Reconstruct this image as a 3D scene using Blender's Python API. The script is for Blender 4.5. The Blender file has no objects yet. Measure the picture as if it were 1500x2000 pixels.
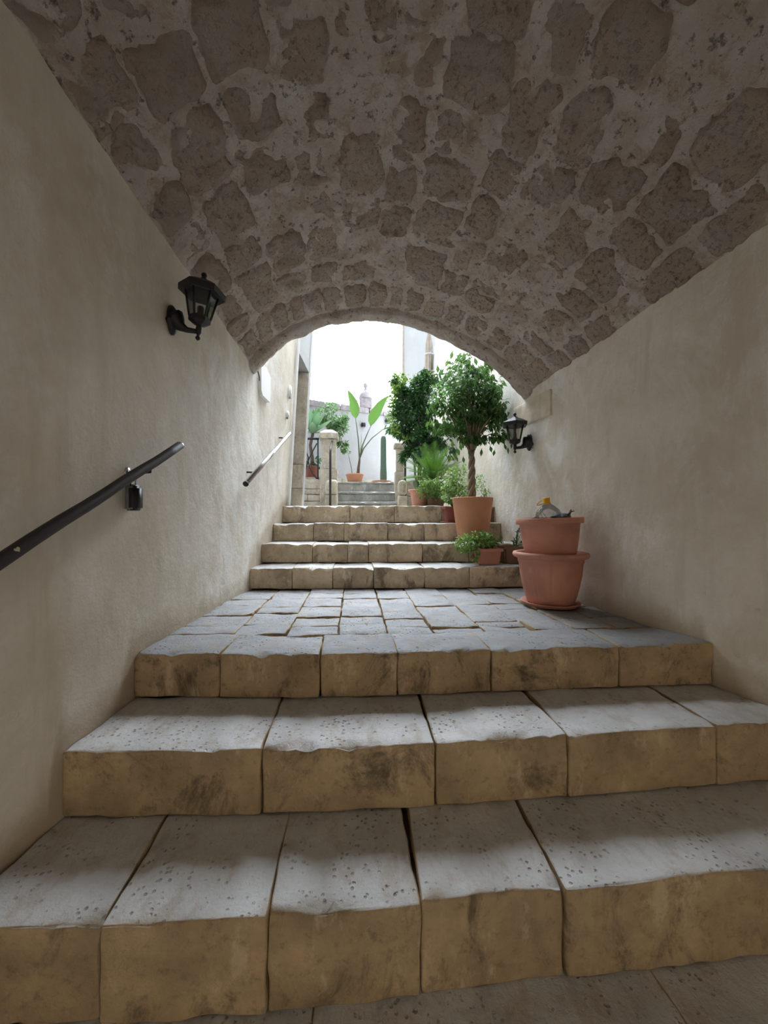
import bpy, bmesh, math, random
import numpy as np
from mathutils import Vector, Matrix, noise, Quaternion
random.seed(7)
R = math.radians
S = bpy.context.scene
COL = S.collection
EZ = 0.5885                                     # eye height above the landing (landing = z 0)

# ------------------------------------------------------------------ camera, sky, exposure
cam_d = bpy.data.cameras.new('camera')
cam_d.sensor_fit = 'VERTICAL'; cam_d.sensor_height = 24.0
cam_d.lens = 750.0 / 2000.0 * 24.0
cam_d.clip_start = 0.02
cam = bpy.data.objects.new('camera', cam_d); COL.objects.link(cam)
YAW = math.atan(60 / 750); PITCH = math.atan(10 / 750)
cam.location = (0, 0, EZ); cam.rotation_euler = (math.pi / 2 + PITCH, 0, -YAW)
S.camera = cam
# overcast sky that brightens smoothly towards the veiled sun, which stands ahead of the viewer over the courtyard
SKY_BASE, SKY_GLOW, SKY_POW, SUN_EL, SUN_AZ = 1.1, 38.0, 8.0, 50.0, 4.0
BACK_OPEN_W, BACK_OPEN_Z = 0.62, 0.90       # half width and head height of the unseen street doorway, sized for fill light
w = bpy.data.worlds.new('overcast_sky'); S.world = w; w.use_nodes = True
wt = w.node_tree; bg = wt.nodes['Background']
bg.inputs[0].default_value = (0.82, 0.91, 1.0, 1)
tc_ = wt.nodes.new('ShaderNodeTexCoord'); dp_ = wt.nodes.new('ShaderNodeVectorMath'); dp_.operation = 'DOT_PRODUCT'
dp_.inputs[1].default_value = (math.sin(R(SUN_AZ)) * math.cos(R(SUN_EL)), math.cos(R(SUN_AZ)) * math.cos(R(SUN_EL)), math.sin(R(SUN_EL)))
wt.links.new(tc_.outputs['Generated'], dp_.inputs[0])
def wmath(op, a, b):
    nd = wt.nodes.new('ShaderNodeMath'); nd.operation = op
    for v, i in ((a, 0), (b, 1)):
        if hasattr(v, 'node'): wt.links.new(v, nd.inputs[i])
        else: nd.inputs[i].default_value = v
    return nd.outputs[0]
k_ = wmath('POWER', wmath('MAXIMUM', dp_.outputs['Value'], 0.0), SKY_POW)
wt.links.new(wmath('ADD', wmath('MULTIPLY', k_, SKY_GLOW), SKY_BASE), bg.inputs[1])
S.view_settings.view_transform = 'Standard'; S.view_settings.look = 'None'
S.view_settings.exposure = 0.28; S.view_settings.gamma = 1.0
S.view_settings.use_curve_mapping = False
S.cycles.max_bounces = 12; S.cycles.diffuse_bounces = 8
S.cycles.sample_clamp_indirect = 6.0

# ------------------------------------------------------------------ geometry of the view: a pixel and a distance give a point
_fw = np.array([math.sin(YAW) * math.cos(PITCH), math.cos(YAW) * math.cos(PITCH), math.sin(PITCH)])
_rt = np.array([math.cos(YAW), -math.sin(YAW), 0.0]); _up = np.cross(_rt, _fw)
def at(px, py, Y):
    r = _fw + _rt * (px - 750) / 750 - _up * (py - 1000) / 750
    t = Y / r[1]
    return Vector((r[0] * t, Y, EZ + r[2] * t))
def pw(pts, x):                                  # piecewise linear
    return float(np.interp(x, [p[0] for p in pts], [p[1] for p in pts]))

# ------------------------------------------------------------------ node helpers
class NT:
    def __init__(s, name):
        s.m = bpy.data.materials.new(name); s.m.use_nodes = True
        s.t = s.m.node_tree; s.b = s.t.nodes['Principled BSDF']
    def n(s, ty, **kw):
        nd = s.t.nodes.new(ty)
        for k, v in kw.items():
            if k in nd.inputs: nd.inputs[k].default_value = v
            else: setattr(nd, k, v)
        return nd
    def l(s, a, b): s.t.links.new(a, b)
    def pos(s, scale=(1, 1, 1), rnd=0.0):
        g = s.n('ShaderNodeNewGeometry').outputs['Position']
        mp = s.n('ShaderNodeMapping'); mp.inputs['Scale'].default_value = scale
        if rnd:
            oi = s.n('ShaderNodeObjectInfo'); mu = s.n('ShaderNodeMath', operation='MULTIPLY'); mu.inputs[1].default_value = rnd
            s.l(oi.outputs['Random'], mu.inputs[0]); s.l(mu.outputs[0], mp.inputs['Location'])
        s.l(g, mp.inputs['Vector']); return mp.outputs[0]
    def noise(s, vec, scale, detail=6, rough=0.6, dist=0.0):
        nd = s.n('ShaderNodeTexNoise', Scale=scale, Detail=detail, Roughness=rough, Distortion=dist)
        s.l(vec, nd.inputs['Vector']); return nd.outputs['Fac']
    def vor(s, vec, scale, feature='F1', rand=1.0):
        nd = s.n('ShaderNodeTexVoronoi', Scale=scale, feature=feature, Randomness=rand)
        s.l(vec, nd.inputs['Vector']); return nd.outputs['Distance']
    def ramp(s, fac, stops):
        nd = s.n('ShaderNodeValToRGB'); e = nd.color_ramp.elements
        while len(e) < len(stops): e.new(0.5)
        for k, (p, c) in enumerate(stops):
            e[k].position = p
            e[k].color = (c, c, c, 1) if isinstance(c, (int, float)) else (*c, 1)
        s.l(fac, nd.inputs['Fac']); return nd.outputs['Color']
    def mix(s, fac, a, b, mode='MIX'):
        nd = s.n('ShaderNodeMix', data_type='RGBA', blend_type=mode)
        for v, i in ((fac, 0), (a, 6), (b, 7)):
            if hasattr(v, 'node'): s.l(v, nd.inputs[i])
            elif isinstance(v, (int, float)): nd.inputs[i].default_value = v
            else: nd.inputs[i].default_value = (*v, 1)
        return nd.outputs[2]
    def math(s, op, a, b=0.0):
        nd = s.n('ShaderNodeMath', operation=op)
        for v, i in ((a, 0), (b, 1)):
            if hasattr(v, 'node'): s.l(v, nd.inputs[i])
            else: nd.inputs[i].default_value = v
        return nd.outputs[0]
    def bump(s, h, strength=0.5, dist=0.01, prev=None):
        nd = s.n('ShaderNodeBump'); nd.inputs['Strength'].default_value = strength; nd.inputs['Distance'].default_value = dist
        s.l(h, nd.inputs['Height'])
        if prev is not None: s.l(prev, nd.inputs['Normal'])
        return nd.outputs[0]
    def out(s, color=None, rough=None, normal=None, **kw):
        for nm, v in (('Base Color', color), ('Roughness', rough), ('Normal', normal)):
            if v is None: continue
            if hasattr(v, 'node'): s.l(v, s.b.inputs[nm])
            elif isinstance(v, (int, float)): s.b.inputs[nm].default_value = v
            else: s.b.inputs[nm].default_value = (*v, 1)
        for k, v in kw.items(): s.b.inputs[k.replace('_', ' ')].default_value = v
        return s.m

def plain(name, c, rough=0.6, var=0.12, scale=14, bump=0.15, rnd=7.0, **kw):
    t = NT(name); p = t.pos(rnd=rnd); f = t.noise(p, scale, 6)
    col = t.ramp(f, [(0.3, tuple(x * (1 - var) for x in c)), (0.7, tuple(min(1, x * (1 + var)) for x in c))])
    nrm = t.bump(t.noise(p, scale * 5, 4), bump, 0.004)
    return t.out(col, rough, nrm, **kw)

def mat_plaster(name, base, dirt, pale):
    t = NT(name); p = t.pos()
    c = t.mix(t.ramp(t.noise(p, 1.4, 9, 0.68, 0.3), [(0.40, 0.0), (0.64, 1.0)]), base, dirt)
    st = t.pos((3.2, 3.2, 0.45))
    c = t.mix(t.math('MULTIPLY', t.ramp(t.noise(st, 2.4, 8, 0.65), [(0.50, 0.0), (0.66, 1.0)]), 0.8), c, dirt)
    c = t.mix(t.math('MULTIPLY', t.ramp(t.noise(t.pos((1, 1, 0.55)), 2.6, 10, 0.74, 0.5), [(0.53, 0.0), (0.66, 1.0)]), 0.75), c, pale)
    c = t.mix(t.math('MULTIPLY', t.ramp(t.noise(p, 34, 5, 0.7), [(0.40, 0.0), (0.75, 1.0)]), 0.35), c, dirt)
    xyz = t.n('ShaderNodeSeparateXYZ'); t.l(p, xyz.inputs[0])
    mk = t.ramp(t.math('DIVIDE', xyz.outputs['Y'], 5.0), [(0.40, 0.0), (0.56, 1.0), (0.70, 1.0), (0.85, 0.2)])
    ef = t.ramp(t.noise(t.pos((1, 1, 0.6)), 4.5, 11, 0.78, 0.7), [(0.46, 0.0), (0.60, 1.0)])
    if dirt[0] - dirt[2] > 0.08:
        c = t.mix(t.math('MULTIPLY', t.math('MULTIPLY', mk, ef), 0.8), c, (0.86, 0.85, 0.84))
    if dirt[0] - dirt[2] > 0.08:                 # brown band along the stair line, fading upwards
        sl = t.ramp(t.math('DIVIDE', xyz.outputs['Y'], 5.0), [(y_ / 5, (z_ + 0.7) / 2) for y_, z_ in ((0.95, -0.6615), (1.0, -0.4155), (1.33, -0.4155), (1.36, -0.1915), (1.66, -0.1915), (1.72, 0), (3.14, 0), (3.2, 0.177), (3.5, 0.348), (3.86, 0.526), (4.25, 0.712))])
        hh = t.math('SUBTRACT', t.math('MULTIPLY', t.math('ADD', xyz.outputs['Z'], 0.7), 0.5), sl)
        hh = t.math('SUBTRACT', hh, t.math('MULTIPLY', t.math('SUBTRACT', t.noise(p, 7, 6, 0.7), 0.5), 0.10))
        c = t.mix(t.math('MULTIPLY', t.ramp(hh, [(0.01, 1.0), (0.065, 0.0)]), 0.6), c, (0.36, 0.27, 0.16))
    sp = t.ramp(t.noise(p, 11, 7, 0.75), [(0.64, 0.0), (0.69, 1.0)])
    c = t.mix(t.math('MULTIPLY', sp, 0.35), c, tuple(x * 0.6 for x in dirt))
    b = t.bump(t.noise(p, 4, 7), 0.45, 0.03)
    b = t.bump(t.noise(p, 60, 6, 0.75), 0.5, 0.005, b)
    return t.out(c, 0.75, b)

def mat_limestone(name, tread, riser, stain, rough=0.5, spec=0.35):
    t = NT(name); p = t.pos(rnd=9.0)
    n1 = t.noise(p, 4.0, 9, 0.68)
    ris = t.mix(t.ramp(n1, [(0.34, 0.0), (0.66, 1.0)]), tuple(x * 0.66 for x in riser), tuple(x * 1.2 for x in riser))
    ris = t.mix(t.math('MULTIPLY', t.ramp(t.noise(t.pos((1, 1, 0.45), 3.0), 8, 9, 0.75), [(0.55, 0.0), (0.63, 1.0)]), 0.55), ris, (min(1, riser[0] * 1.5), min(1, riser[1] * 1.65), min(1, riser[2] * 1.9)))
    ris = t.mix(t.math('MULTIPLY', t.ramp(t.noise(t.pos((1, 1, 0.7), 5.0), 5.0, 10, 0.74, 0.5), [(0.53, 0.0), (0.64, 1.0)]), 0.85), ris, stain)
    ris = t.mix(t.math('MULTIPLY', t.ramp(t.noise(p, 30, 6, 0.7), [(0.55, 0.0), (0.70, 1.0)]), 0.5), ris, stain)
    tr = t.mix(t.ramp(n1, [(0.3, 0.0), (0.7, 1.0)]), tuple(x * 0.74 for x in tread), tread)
    tr = t.mix(t.math('MULTIPLY', t.ramp(t.noise(t.pos((1, 0.6, 1), 4.0), 15, 9, 0.75), [(0.50, 0.0), (0.62, 1.0)]), 0.5), tr, tuple((a_ * 0.6 + b_ * 0.25) for a_, b_ in zip(riser, tread)))
    pv = t.vor(p, 52); pit = t.math('MULTIPLY', t.ramp(t.math('ADD', pv, t.math('MULTIPLY', t.noise(p, 120, 3), 0.35)), [(0.30, 1.0), (0.46, 0.0)]), t.ramp(t.noise(p, 5, 6, 0.75), [(0.48, 0.0), (0.58, 1.0)]))
    tr = t.mix(t.math('MULTIPLY', pit, 0.4), tr, tuple(x * 1.4 for x in stain))
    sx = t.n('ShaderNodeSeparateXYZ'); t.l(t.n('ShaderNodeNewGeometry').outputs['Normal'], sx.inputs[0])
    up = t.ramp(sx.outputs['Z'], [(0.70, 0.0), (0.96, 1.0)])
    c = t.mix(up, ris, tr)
    rr = t.ramp(t.noise(p, 13, 8, 0.75), [(0.35, rough - 0.18), (0.62, rough + 0.25)])
    b = t.bump(t.noise(p, 12, 7, 0.65), 0.45, 0.025)
    b = t.bump(t.math('MULTIPLY', pit, up), 0.8, -0.010, b)
    b = t.bump(t.noise(p, 70, 6, 0.75), 0.5, 0.006, b)
    return t.out(c, rr, b, Specular_IOR_Level=spec)

def mat_tufa(name, a, d, pitc):
    t = NT(name); p = t.pos(rnd=11.0)
    oi = t.n('ShaderNodeObjectInfo').outputs['Random']
    c = t.mix(t.ramp(t.noise(p, 9, 8, 0.7), [(0.35, 0.0), (0.66, 1.0)]), d, a)
    c = t.mix(t.math('MULTIPLY', oi, 0.45), c, tuple(x * 1.35 for x in a))
    pit = t.ramp(t.noise(p, 42, 7, 0.72), [(0.55, 0.0), (0.68, 1.0)])
    big = t.ramp(t.noise(p, 10, 8, 0.75), [(0.61, 0.0), (0.68, 1.0)])
    c = t.mix(t.math('MULTIPLY', pit, 0.5), c, pitc)
    c = t.mix(t.math('MULTIPLY', big, 0.75), c, pitc)
    sm = t.ramp(t.noise(t.pos(), 7, 9, 0.75, 0.4), [(0.47, 0.0), (0.60, 1.0)])     # lime smeared over the stone faces
    c = t.mix(t.math('MULTIPLY', sm, 0.8), c, (0.53, 0.47, 0.42))
    b = t.bump(t.noise(p, 24, 8, 0.75), 1.0, 0.035)
    b = t.bump(pit, 0.9, -0.016, b)
    return t.out(c, 0.92, b)

def mat_mortar(name, a, d, pitc):
    t = NT(name); p = t.pos()
    c = t.mix(t.ramp(t.noise(p, 5, 10, 0.75), [(0.40, 0.0), (0.62, 1.0)]), a, d)
    br = t.ramp(t.noise(p, 8, 10, 0.8, 0.4), [(0.50, 0.0), (0.58, 1.0)])
    c = t.mix(t.math('MULTIPLY', br, 0.75), c, (d[0] * 0.82, d[1] * 0.72, d[2] * 0.64))
    pit = t.ramp(t.noise(p, 26, 6, 0.7), [(0.58, 0.0), (0.66, 1.0)])
    c = t.mix(t.math('MULTIPLY', pit, 0.7), c, pitc)
    b = t.bump(t.noise(p, 14, 9, 0.75), 0.8, 0.022)
    b = t.bump(pit, 0.7, -0.008, b)
    return t.out(c, 0.9, b)

def mat_leaf(name, dark, light, trans=0.35, rough=0.42):
    t = NT(name); g = t.n('ShaderNodeNewGeometry').outputs['Random Per Island']
    p = t.pos(); f = t.math('ADD', t.math('MULTIPLY', g, 0.7), t.math('MULTIPLY', t.noise(p, 5, 3), 0.35))
    c = t.ramp(f, [(0.1, dark), (0.9, light)])
    t.out(c, rough)
    tr = t.n('ShaderNodeBsdfTranslucent'); t.l(t.mix(0.5, c, tuple(min(1, x * 1.6) for x in light)), tr.inputs[0])
    mx = t.n('ShaderNodeMixShader'); mx.inputs[0].default_value = trans
    o = t.t.nodes['Material Output']
    t.l(t.b.outputs[0], mx.inputs[1]); t.l(tr.outputs[0], mx.inputs[2]); t.l(mx.outputs[0], o.inputs['Surface'])
    return t.m

def mat_glass(name, col=(0.95, 0.97, 0.97), rough=0.03, alpha=0.25):
    t = NT(name)
    tp = t.n('ShaderNodeBsdfTransparent'); tp.inputs[0].default_value = (*col, 1)
    gl = t.n('ShaderNodeBsdfGlossy'); gl.inputs['Roughness'].default_value = rough
    fr = t.n('ShaderNodeFresnel'); fr.inputs[0].default_value = 1.5
    ad = t.math('MULTIPLY', t.math('ADD', fr.outputs[0], alpha * 0.1), 0.6)
    mx = t.n('ShaderNodeMixShader'); t.l(ad, mx.inputs[0]); t.l(tp.outputs[0], mx.inputs[1]); t.l(gl.outputs[0], mx.inputs[2])
    t.l(mx.outputs[0], t.t.nodes['Material Output'].inputs['Surface'])
    return t.m

MT = {}
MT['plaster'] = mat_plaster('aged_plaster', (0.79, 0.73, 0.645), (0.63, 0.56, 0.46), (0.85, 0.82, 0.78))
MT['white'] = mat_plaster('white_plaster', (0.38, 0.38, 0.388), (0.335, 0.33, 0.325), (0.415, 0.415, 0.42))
MT['step'] = mat_limestone('worn_limestone', (0.70, 0.69, 0.68), (0.42, 0.30, 0.172), (0.11, 0.078, 0.045))
MT['paver'] = mat_limestone('paving_limestone', (0.30, 0.302, 0.31), (0.42, 0.30, 0.175), (0.08, 0.06, 0.04), 0.62, 0.14)
MT['grey_step'] = mat_limestone('grey_stone', (0.50, 0.49, 0.47), (0.40, 0.39, 0.36), (0.20, 0.20, 0.19), 0.6)
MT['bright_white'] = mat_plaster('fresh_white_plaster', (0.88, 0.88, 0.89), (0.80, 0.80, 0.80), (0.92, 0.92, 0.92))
MT['step_up'] = mat_limestone('upper_step_stone', (0.40, 0.39, 0.38), (0.56, 0.45, 0.315), (0.16, 0.12, 0.08))
MT['pale_stone'] = mat_limestone('pale_stone', (0.52, 0.48, 0.41), (0.48, 0.42, 0.33), (0.27, 0.23, 0.17), 0.7)
MT['street'] = plain('bounce_limestone', (0.70, 0.59, 0.45), 0.85, 0.12, 3)
MT['street_paving'] = plain('grey_street_paving', (0.30, 0.27, 0.23), 0.85, 0.2, 3)
MT['dirt'] = plain('joint_dirt', (0.055, 0.045, 0.035), 0.95, 0.3, 30)
MT['tufa'] = mat_tufa('brown_tufa', (0.53, 0.425, 0.35), (0.38, 0.285, 0.22), (0.07, 0.048, 0.036))
MT['mortar'] = mat_mortar('vault_mortar', (0.56, 0.515, 0.475), (0.45, 0.38, 0.325), (0.08, 0.058, 0.045))
MT['terracotta'] = plain('terracotta', (0.50, 0.225, 0.155), 0.7, 0.2, 5)
MT['terracotta_b'] = plain('orange_terracotta', (0.54, 0.25, 0.14), 0.8, 0.12, 6)
MT['terracotta_d'] = plain('dark_red_plastic', (0.22, 0.07, 0.05), 0.55, 0.15, 8)
MT['brown_pot'] = plain('brown_clay', (0.25, 0.15, 0.10), 0.8, 0.2, 8)
MT['soil'] = plain('soil', (0.07, 0.05, 0.035), 0.95, 0.4, 40, 0.6)
MT['black'] = plain('black_metal', (0.014, 0.013, 0.014), 0.5, 0.2, 30)
MT['railblack'] = plain('scuffed_dark_rail', (0.022, 0.013, 0.012), 0.62, 0.35, 20)
MT['steel'] = plain('polished_steel', (0.72, 0.72, 0.73), 0.22, 0.03, 10, 0.02, Metallic=1.0)
MT['grey_plastic'] = plain('grey_plastic', (0.25, 0.25, 0.25), 0.5, 0.1, 30)
MT['gold'] = plain('gilded_metal', (0.62, 0.36, 0.08), 0.4, 0.1, 30, Metallic=0.5)
MT['whitepaint'] = plain('white_paint', (0.84, 0.84, 0.84), 0.5, 0.04, 10)
MT['yellow'] = plain('yellow_plastic', (0.80, 0.42, 0.02), 0.35, 0.05, 10)
MT['glass'] = mat_glass('lantern_glass', (0.80, 0.82, 0.80), 0.08, 0.5)
MT['pet'] = mat_glass('clear_plastic', (0.90, 0.91, 0.92), 0.04, 0.35)
MT['bag'] = plain('grey_bag', (0.07, 0.085, 0.08), 0.4, 0.3, 20)
MT['bulb'] = plain('lamp_socket', (0.07, 0.07, 0.07), 0.5, 0.1, 20)
MT['bark'] = plain('pale_bark', (0.26, 0.195, 0.135), 0.85, 0.3, 25, 0.5)
MT['darkbark'] = plain('dark_bark', (0.12, 0.09, 0.075), 0.85, 0.3, 25, 0.5)
MT['ficus'] = mat_leaf('ficus_leaf', (0.018, 0.055, 0.016), (0.11, 0.24, 0.05), 0.30)
MT['darkleaf'] = mat_leaf('dark_leaf', (0.014, 0.042, 0.018), (0.06, 0.16, 0.04), 0.25)
MT['yellowleaf'] = mat_leaf('young_leaf', (0.07, 0.15, 0.02), (0.20, 0.32, 0.05), 0.35)
MT['bushleaf'] = mat_leaf('bush_leaf', (0.03, 0.075, 0.025), (0.12, 0.24, 0.07), 0.3)
MT['smallleaf'] = mat_leaf('small_leaf', (0.06, 0.13, 0.03), (0.26, 0.40, 0.10), 0.35)
MT['palm'] = mat_leaf('palm_leaf', (0.035, 0.10, 0.015), (0.14, 0.29, 0.04), 0.3)
MT['banana'] = mat_leaf('broad_leaf', (0.055, 0.135, 0.024), (0.085, 0.17, 0.034), 0.3)
MT['agave'] = mat_leaf('succulent_leaf', (0.085, 0.18, 0.09), (0.17, 0.29, 0.15), 0.15, 0.5)
MT['cactus'] = plain('cactus_skin', (0.10, 0.16, 0.11), 0.6, 0.2, 30)
MT['stem'] = plain('green_stem', (0.12, 0.15, 0.08), 0.6, 0.2, 20)
MT['twig'] = plain('dry_twig', (0.22, 0.18, 0.13), 0.8, 0.2, 20)
MT['tan'] = plain('tan_cloth', (0.62, 0.53, 0.44), 0.85, 0.15, 12)
MT['sign'] = plain('white_panel', (0.88, 0.88, 0.86), 0.45, 0.02, 8)

# ------------------------------------------------------------------ object helpers
def obj(name, verts, faces, m, parent=None, smooth=True):
    me = bpy.data.meshes.new(name)
    me.from_pydata([tuple(v) for v in verts], [], faces); me.update()
    if smooth: me.polygons.foreach_set('use_smooth', [True] * len(me.polygons))
    me.materials.append(MT[m] if isinstance(m, str) else m)
    o = bpy.data.objects.new(name, me); COL.objects.link(o)
    if parent is not None:
        o.parent = parent
        o.matrix_parent_inverse = parent.matrix_basis.inverted()
    return o
def obj_bm(name, bm, m, parent=None, smooth=True):
    bm.normal_update()
    me = bpy.data.meshes.new(name); bm.to_mesh(me); bm.free()
    if smooth: me.polygons.foreach_set('use_smooth', [True] * len(me.polygons))
    me.materials.append(MT[m])
    o = bpy.data.objects.new(name, me); COL.objects.link(o)
    if parent is not None:
        o.parent = parent; o.matrix_parent_inverse = parent.matrix_basis.inverted()
    return o
def tag(o, label=None, cat=None, group=None, kind=None):
    if label: o['label'] = label
    if cat: o['category'] = cat
    if group: o['group'] = group
    if kind: o['kind'] = kind
    return o
def thing(name, label, cat, loc, group=None):
    o = bpy.data.objects.new(name, None); COL.objects.link(o)
    o.location = loc; o.empty_display_size = 0.05
    return tag(o, label, cat, group or GROUPS.get(name))
def nz(p, s=1.0, o=0.0): return noise.noise(Vector((p[0] * s + o, p[1] * s + o * 0.7, p[2] * s - o)))
def fbm(p, s, octv=4, o=0.0):
    return noise.fractal(Vector((p[0] * s + o, p[1] * s + o * 0.7, p[2] * s - o)), 0.9, 2.0, octv)

GROUPS = {'wall_lantern': 'black wall lanterns', 'grey_step': 'grey slab steps in the courtyard', 'leafy_shrub': 'small leafy shrubs on the stairs', 'flower_pot': 'stacked terracotta pots', 'stone_pier': 'stone gate piers', 'stone_newel': 'small round-headed newels', 'parapet_wall': 'low coursed walls', 'junction_box': 'junction boxes on the left wall', 'handrail': 'handrails on the left wall', 'stair_rail': 'black stair rails'}
class G:                                         # small mesh gatherer
    def __init__(s): s.v = []; s.f = []
    def add(s, v, f):
        k = len(s.v); s.v += [tuple(x) for x in v]; s.f += [tuple(i + k for i in q) for q in f]
    def box(s, a, b, M=None):
        (x0, y0, z0), (x1, y1, z1) = a, b
        v = [Vector(q) for q in ((x0, y0, z0), (x1, y0, z0), (x1, y1, z0), (x0, y1, z0), (x0, y0, z1), (x1, y0, z1), (x1, y1, z1), (x0, y1, z1))]
        if M is not None: v = [M @ q for q in v]
        s.add(v, [(0, 3, 2, 1), (4, 5, 6, 7), (0, 1, 5, 4), (1, 2, 6, 5), (2, 3, 7, 6), (3, 0, 4, 7)])
    def tube(s, pts, rad, n=8, cap=True):
        pts = [Vector(p) for p in pts]; N = len(pts)
        rad = [rad] * N if isinstance(rad, (int, float)) else rad
        T = [(pts[min(i + 1, N - 1)] - pts[max(i - 1, 0)]).normalized() for i in range(N)]
        a = Vector((0, 0, 1)) if abs(T[0].z) < 0.9 else Vector((1, 0, 0))
        u = T[0].cross(a).normalized(); v = []
        for i in range(N):
            u = (u - T[i] * u.dot(T[i])).normalized(); b = T[i].cross(u)
            for k in range(n):
                an = 2 * math.pi * k / n
                v.append(pts[i] + (u * math.cos(an) + b * math.sin(an)) * rad[i])
        f = [(i * n + k, i * n + (k + 1) % n, (i + 1) * n + (k + 1) % n, (i + 1) * n + k) for i in range(N - 1) for k in range(n)]
        if cap: f += [tuple(range(n - 1, -1, -1)), tuple((N - 1) * n + k for k in range(n))]
        s.add(v, f)
    def lathe(s, prof, c=(0, 0, 0), n=32, M=None, mod=None):
        v = []
        for (r, z) in prof:
            for k in range(n):
                an = 2 * math.pi * k / n
                rr = r if mod is None else mod(r, z, an)
                q = Vector((rr * math.cos(an), rr * math.sin(an), z))
                v.append((M @ q if M is not None else q) + Vector(c))
        m = len(prof)
        f = [(i * n + k, i * n + (k + 1) % n, (i + 1) * n + (k + 1) % n, (i + 1) * n + k) for i in range(m - 1) for k in range(n)]
        if prof[0][0] > 1e-4: f.append(tuple(range(n - 1, -1, -1)))
        if prof[-1][0] > 1e-4: f.append(tuple((m - 1) * n + k for k in range(n)))
        s.add(v, f)
    def build(s, name, m, parent=None, smooth=True): return obj(name, s.v, s.f, m, parent, smooth)

def auto(o, deg=35):                             # crisp edges on hard-surface meshes
    me = o.data; bm = bmesh.new(); bm.from_mesh(me)
    for e in bm.edges:
        if len(e.link_faces) == 2 and e.calc_face_angle(0) > R(deg): e.smooth = False
    bm.to_mesh(me); bm.free(); return o

def block(cr, z0, z1, r=0.012, amp=0.004, res=0.03, seed=0.0, chip=0.010, tilt=0.0):
    """worn stone block on four plan corners fl, fr, br, bl: rounded arrises, chipped front edge, uneven faces"""
    fl, fr, br, bl = [Vector((*c, 0)) for c in cr]
    L = (fr - fl).length; D = (bl - fl).length; H = z1 - z0
    tt = []
    for d in (L, D, H):
        m_ = max(1, min(40, round((d - 2 * r) / res)))
        tt.append([0.0, 0.35 * r] + [r + (d - 2 * r) * q / m_ for q in range(m_ + 1)] + [d - 0.35 * r, d])
    n = [len(q) - 1 for q in tt]
    idx = {}; V = []; F = []
    def vid(i, j, k):
        if (i, j, k) in idx: return idx[(i, j, k)]
        q = Vector((tt[0][i], tt[1][j], tt[2][k])); d = (L, D, H)
        c = Vector([min(max(q[a], r), d[a] - r) for a in range(3)]); e = q - c
        if e.length > 1e-9: q = c + e.normalized() * r
        s_, t_ = q[0] / L, q[1] / D
        P = fl.lerp(fr, s_).lerp(bl.lerp(br, s_), t_); P.z = z0 + q[2] + tilt * (s_ - 0.5)
        nd = Vector(((i == n[0]) - (i == 0), (j == n[1]) - (j == 0), (k == n[2]) - (k == 0)))
        if nd.length: nd.normalize()
        P += nd * amp * fbm(P, 9, 4, seed)
        if k == n[2]: P.z += amp * 1.3 * nz(P, 3.5, seed + 5)
        if j <= 2 and k >= n[2] - 2:
            ch = max(0.0, fbm(P, 11, 4, seed + 3) - 0.05)
            P.y += chip * ch * 0.6; P.z -= chip * ch
        idx[(i, j, k)] = len(V); V.append(P); return idx[(i, j, k)]
    for i in range(n[0]):
        for j in range(n[1]):
            F.append((vid(i, j, n[2]), vid(i + 1, j, n[2]), vid(i + 1, j + 1, n[2]), vid(i, j + 1, n[2])))
            F.append((vid(i, j, 0), vid(i, j + 1, 0), vid(i + 1, j + 1, 0), vid(i + 1, j, 0)))
    for i in range(n[0]):
        for k in range(n[2]):
            F.append((vid(i, 0, k), vid(i + 1, 0, k), vid(i + 1, 0, k + 1), vid(i, 0, k + 1)))
            F.append((vid(i, n[1], k), vid(i, n[1], k + 1), vid(i + 1, n[1], k + 1), vid(i + 1, n[1], k)))
    for j in range(n[1]):
        for k in range(n[2]):
            F.append((vid(0, j, k), vid(0, j, k + 1), vid(0, j + 1, k + 1), vid(0, j + 1, k)))
            F.append((vid(n[0], j, k), vid(n[0], j + 1, k), vid(n[0], j + 1, k + 1), vid(n[0], j, k + 1)))
    return V, F

# ------------------------------------------------------------------ room lines
LF = [(-3.0, -1.06), (0.6, -1.04), (1.2, -1.005), (1.38, -0.965), (1.74, -0.945), (3.24, -0.838), (3.556, -0.818), (4.0, -0.79), (5.3, -0.70), (5.42, -0.695)]
RF = [(-3.0, 1.84), (0.9, 1.79), (1.4, 1.725), (1.67, 1.672), (2.0, 1.625), (2.5, 1.588), (3.25, 1.51), (5.0, 1.47), (8.4, 1.42)]
AP = [(495, 722), (503, 706), (525, 690), (545, 672), (570, 655), (600, 640), (640, 627), (700, 619), (760, 620), (800, 629), (840, 643), (880, 660), (920, 680), (960, 706), (990, 731), (1030, 772)]
YA = 3.25                                        # the tunnel mouth
prof = [(lambda p: (p.x, p.z - EZ))(at(x, y, YA)) for x, y in AP]
prof[0] = (-0.852, prof[0][1] - 0.012); prof[-1] = (1.532, prof[-1][1] - 0.012)
_d = np.cumsum([0] + [math.dist(prof[i], prof[i + 1]) for i in range(len(prof) - 1)]); _d /= _d[-1]
_px = np.array([p[0] for p in prof]); _pz = np.array([p[1] for p in prof])
ARC = 2.75
def smooth_prof():
    t = np.linspace(0, 1, 241)
    x = np.interp(t, _d, _px); z = np.interp(t, _d, _pz)
    k = np.ones(21) / 21
    xp = np.concatenate([2 * x[0] - x[10:0:-1], x, 2 * x[-1] - x[-2:-12:-1]]); zp = np.concatenate([2 * z[0] - z[10:0:-1], z, 2 * z[-1] - z[-2:-12:-1]])
    return t, np.convolve(xp, k, 'valid'), np.convolve(zp, k, 'valid')
_t, _x, _z = smooth_prof()
def scale_at(Y): return pw([(-3.0, 1.215), (1.0, 1.205), (1.2, 1.195), (3.25, 1.0), (3.6, 0.99)], Y)
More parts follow.
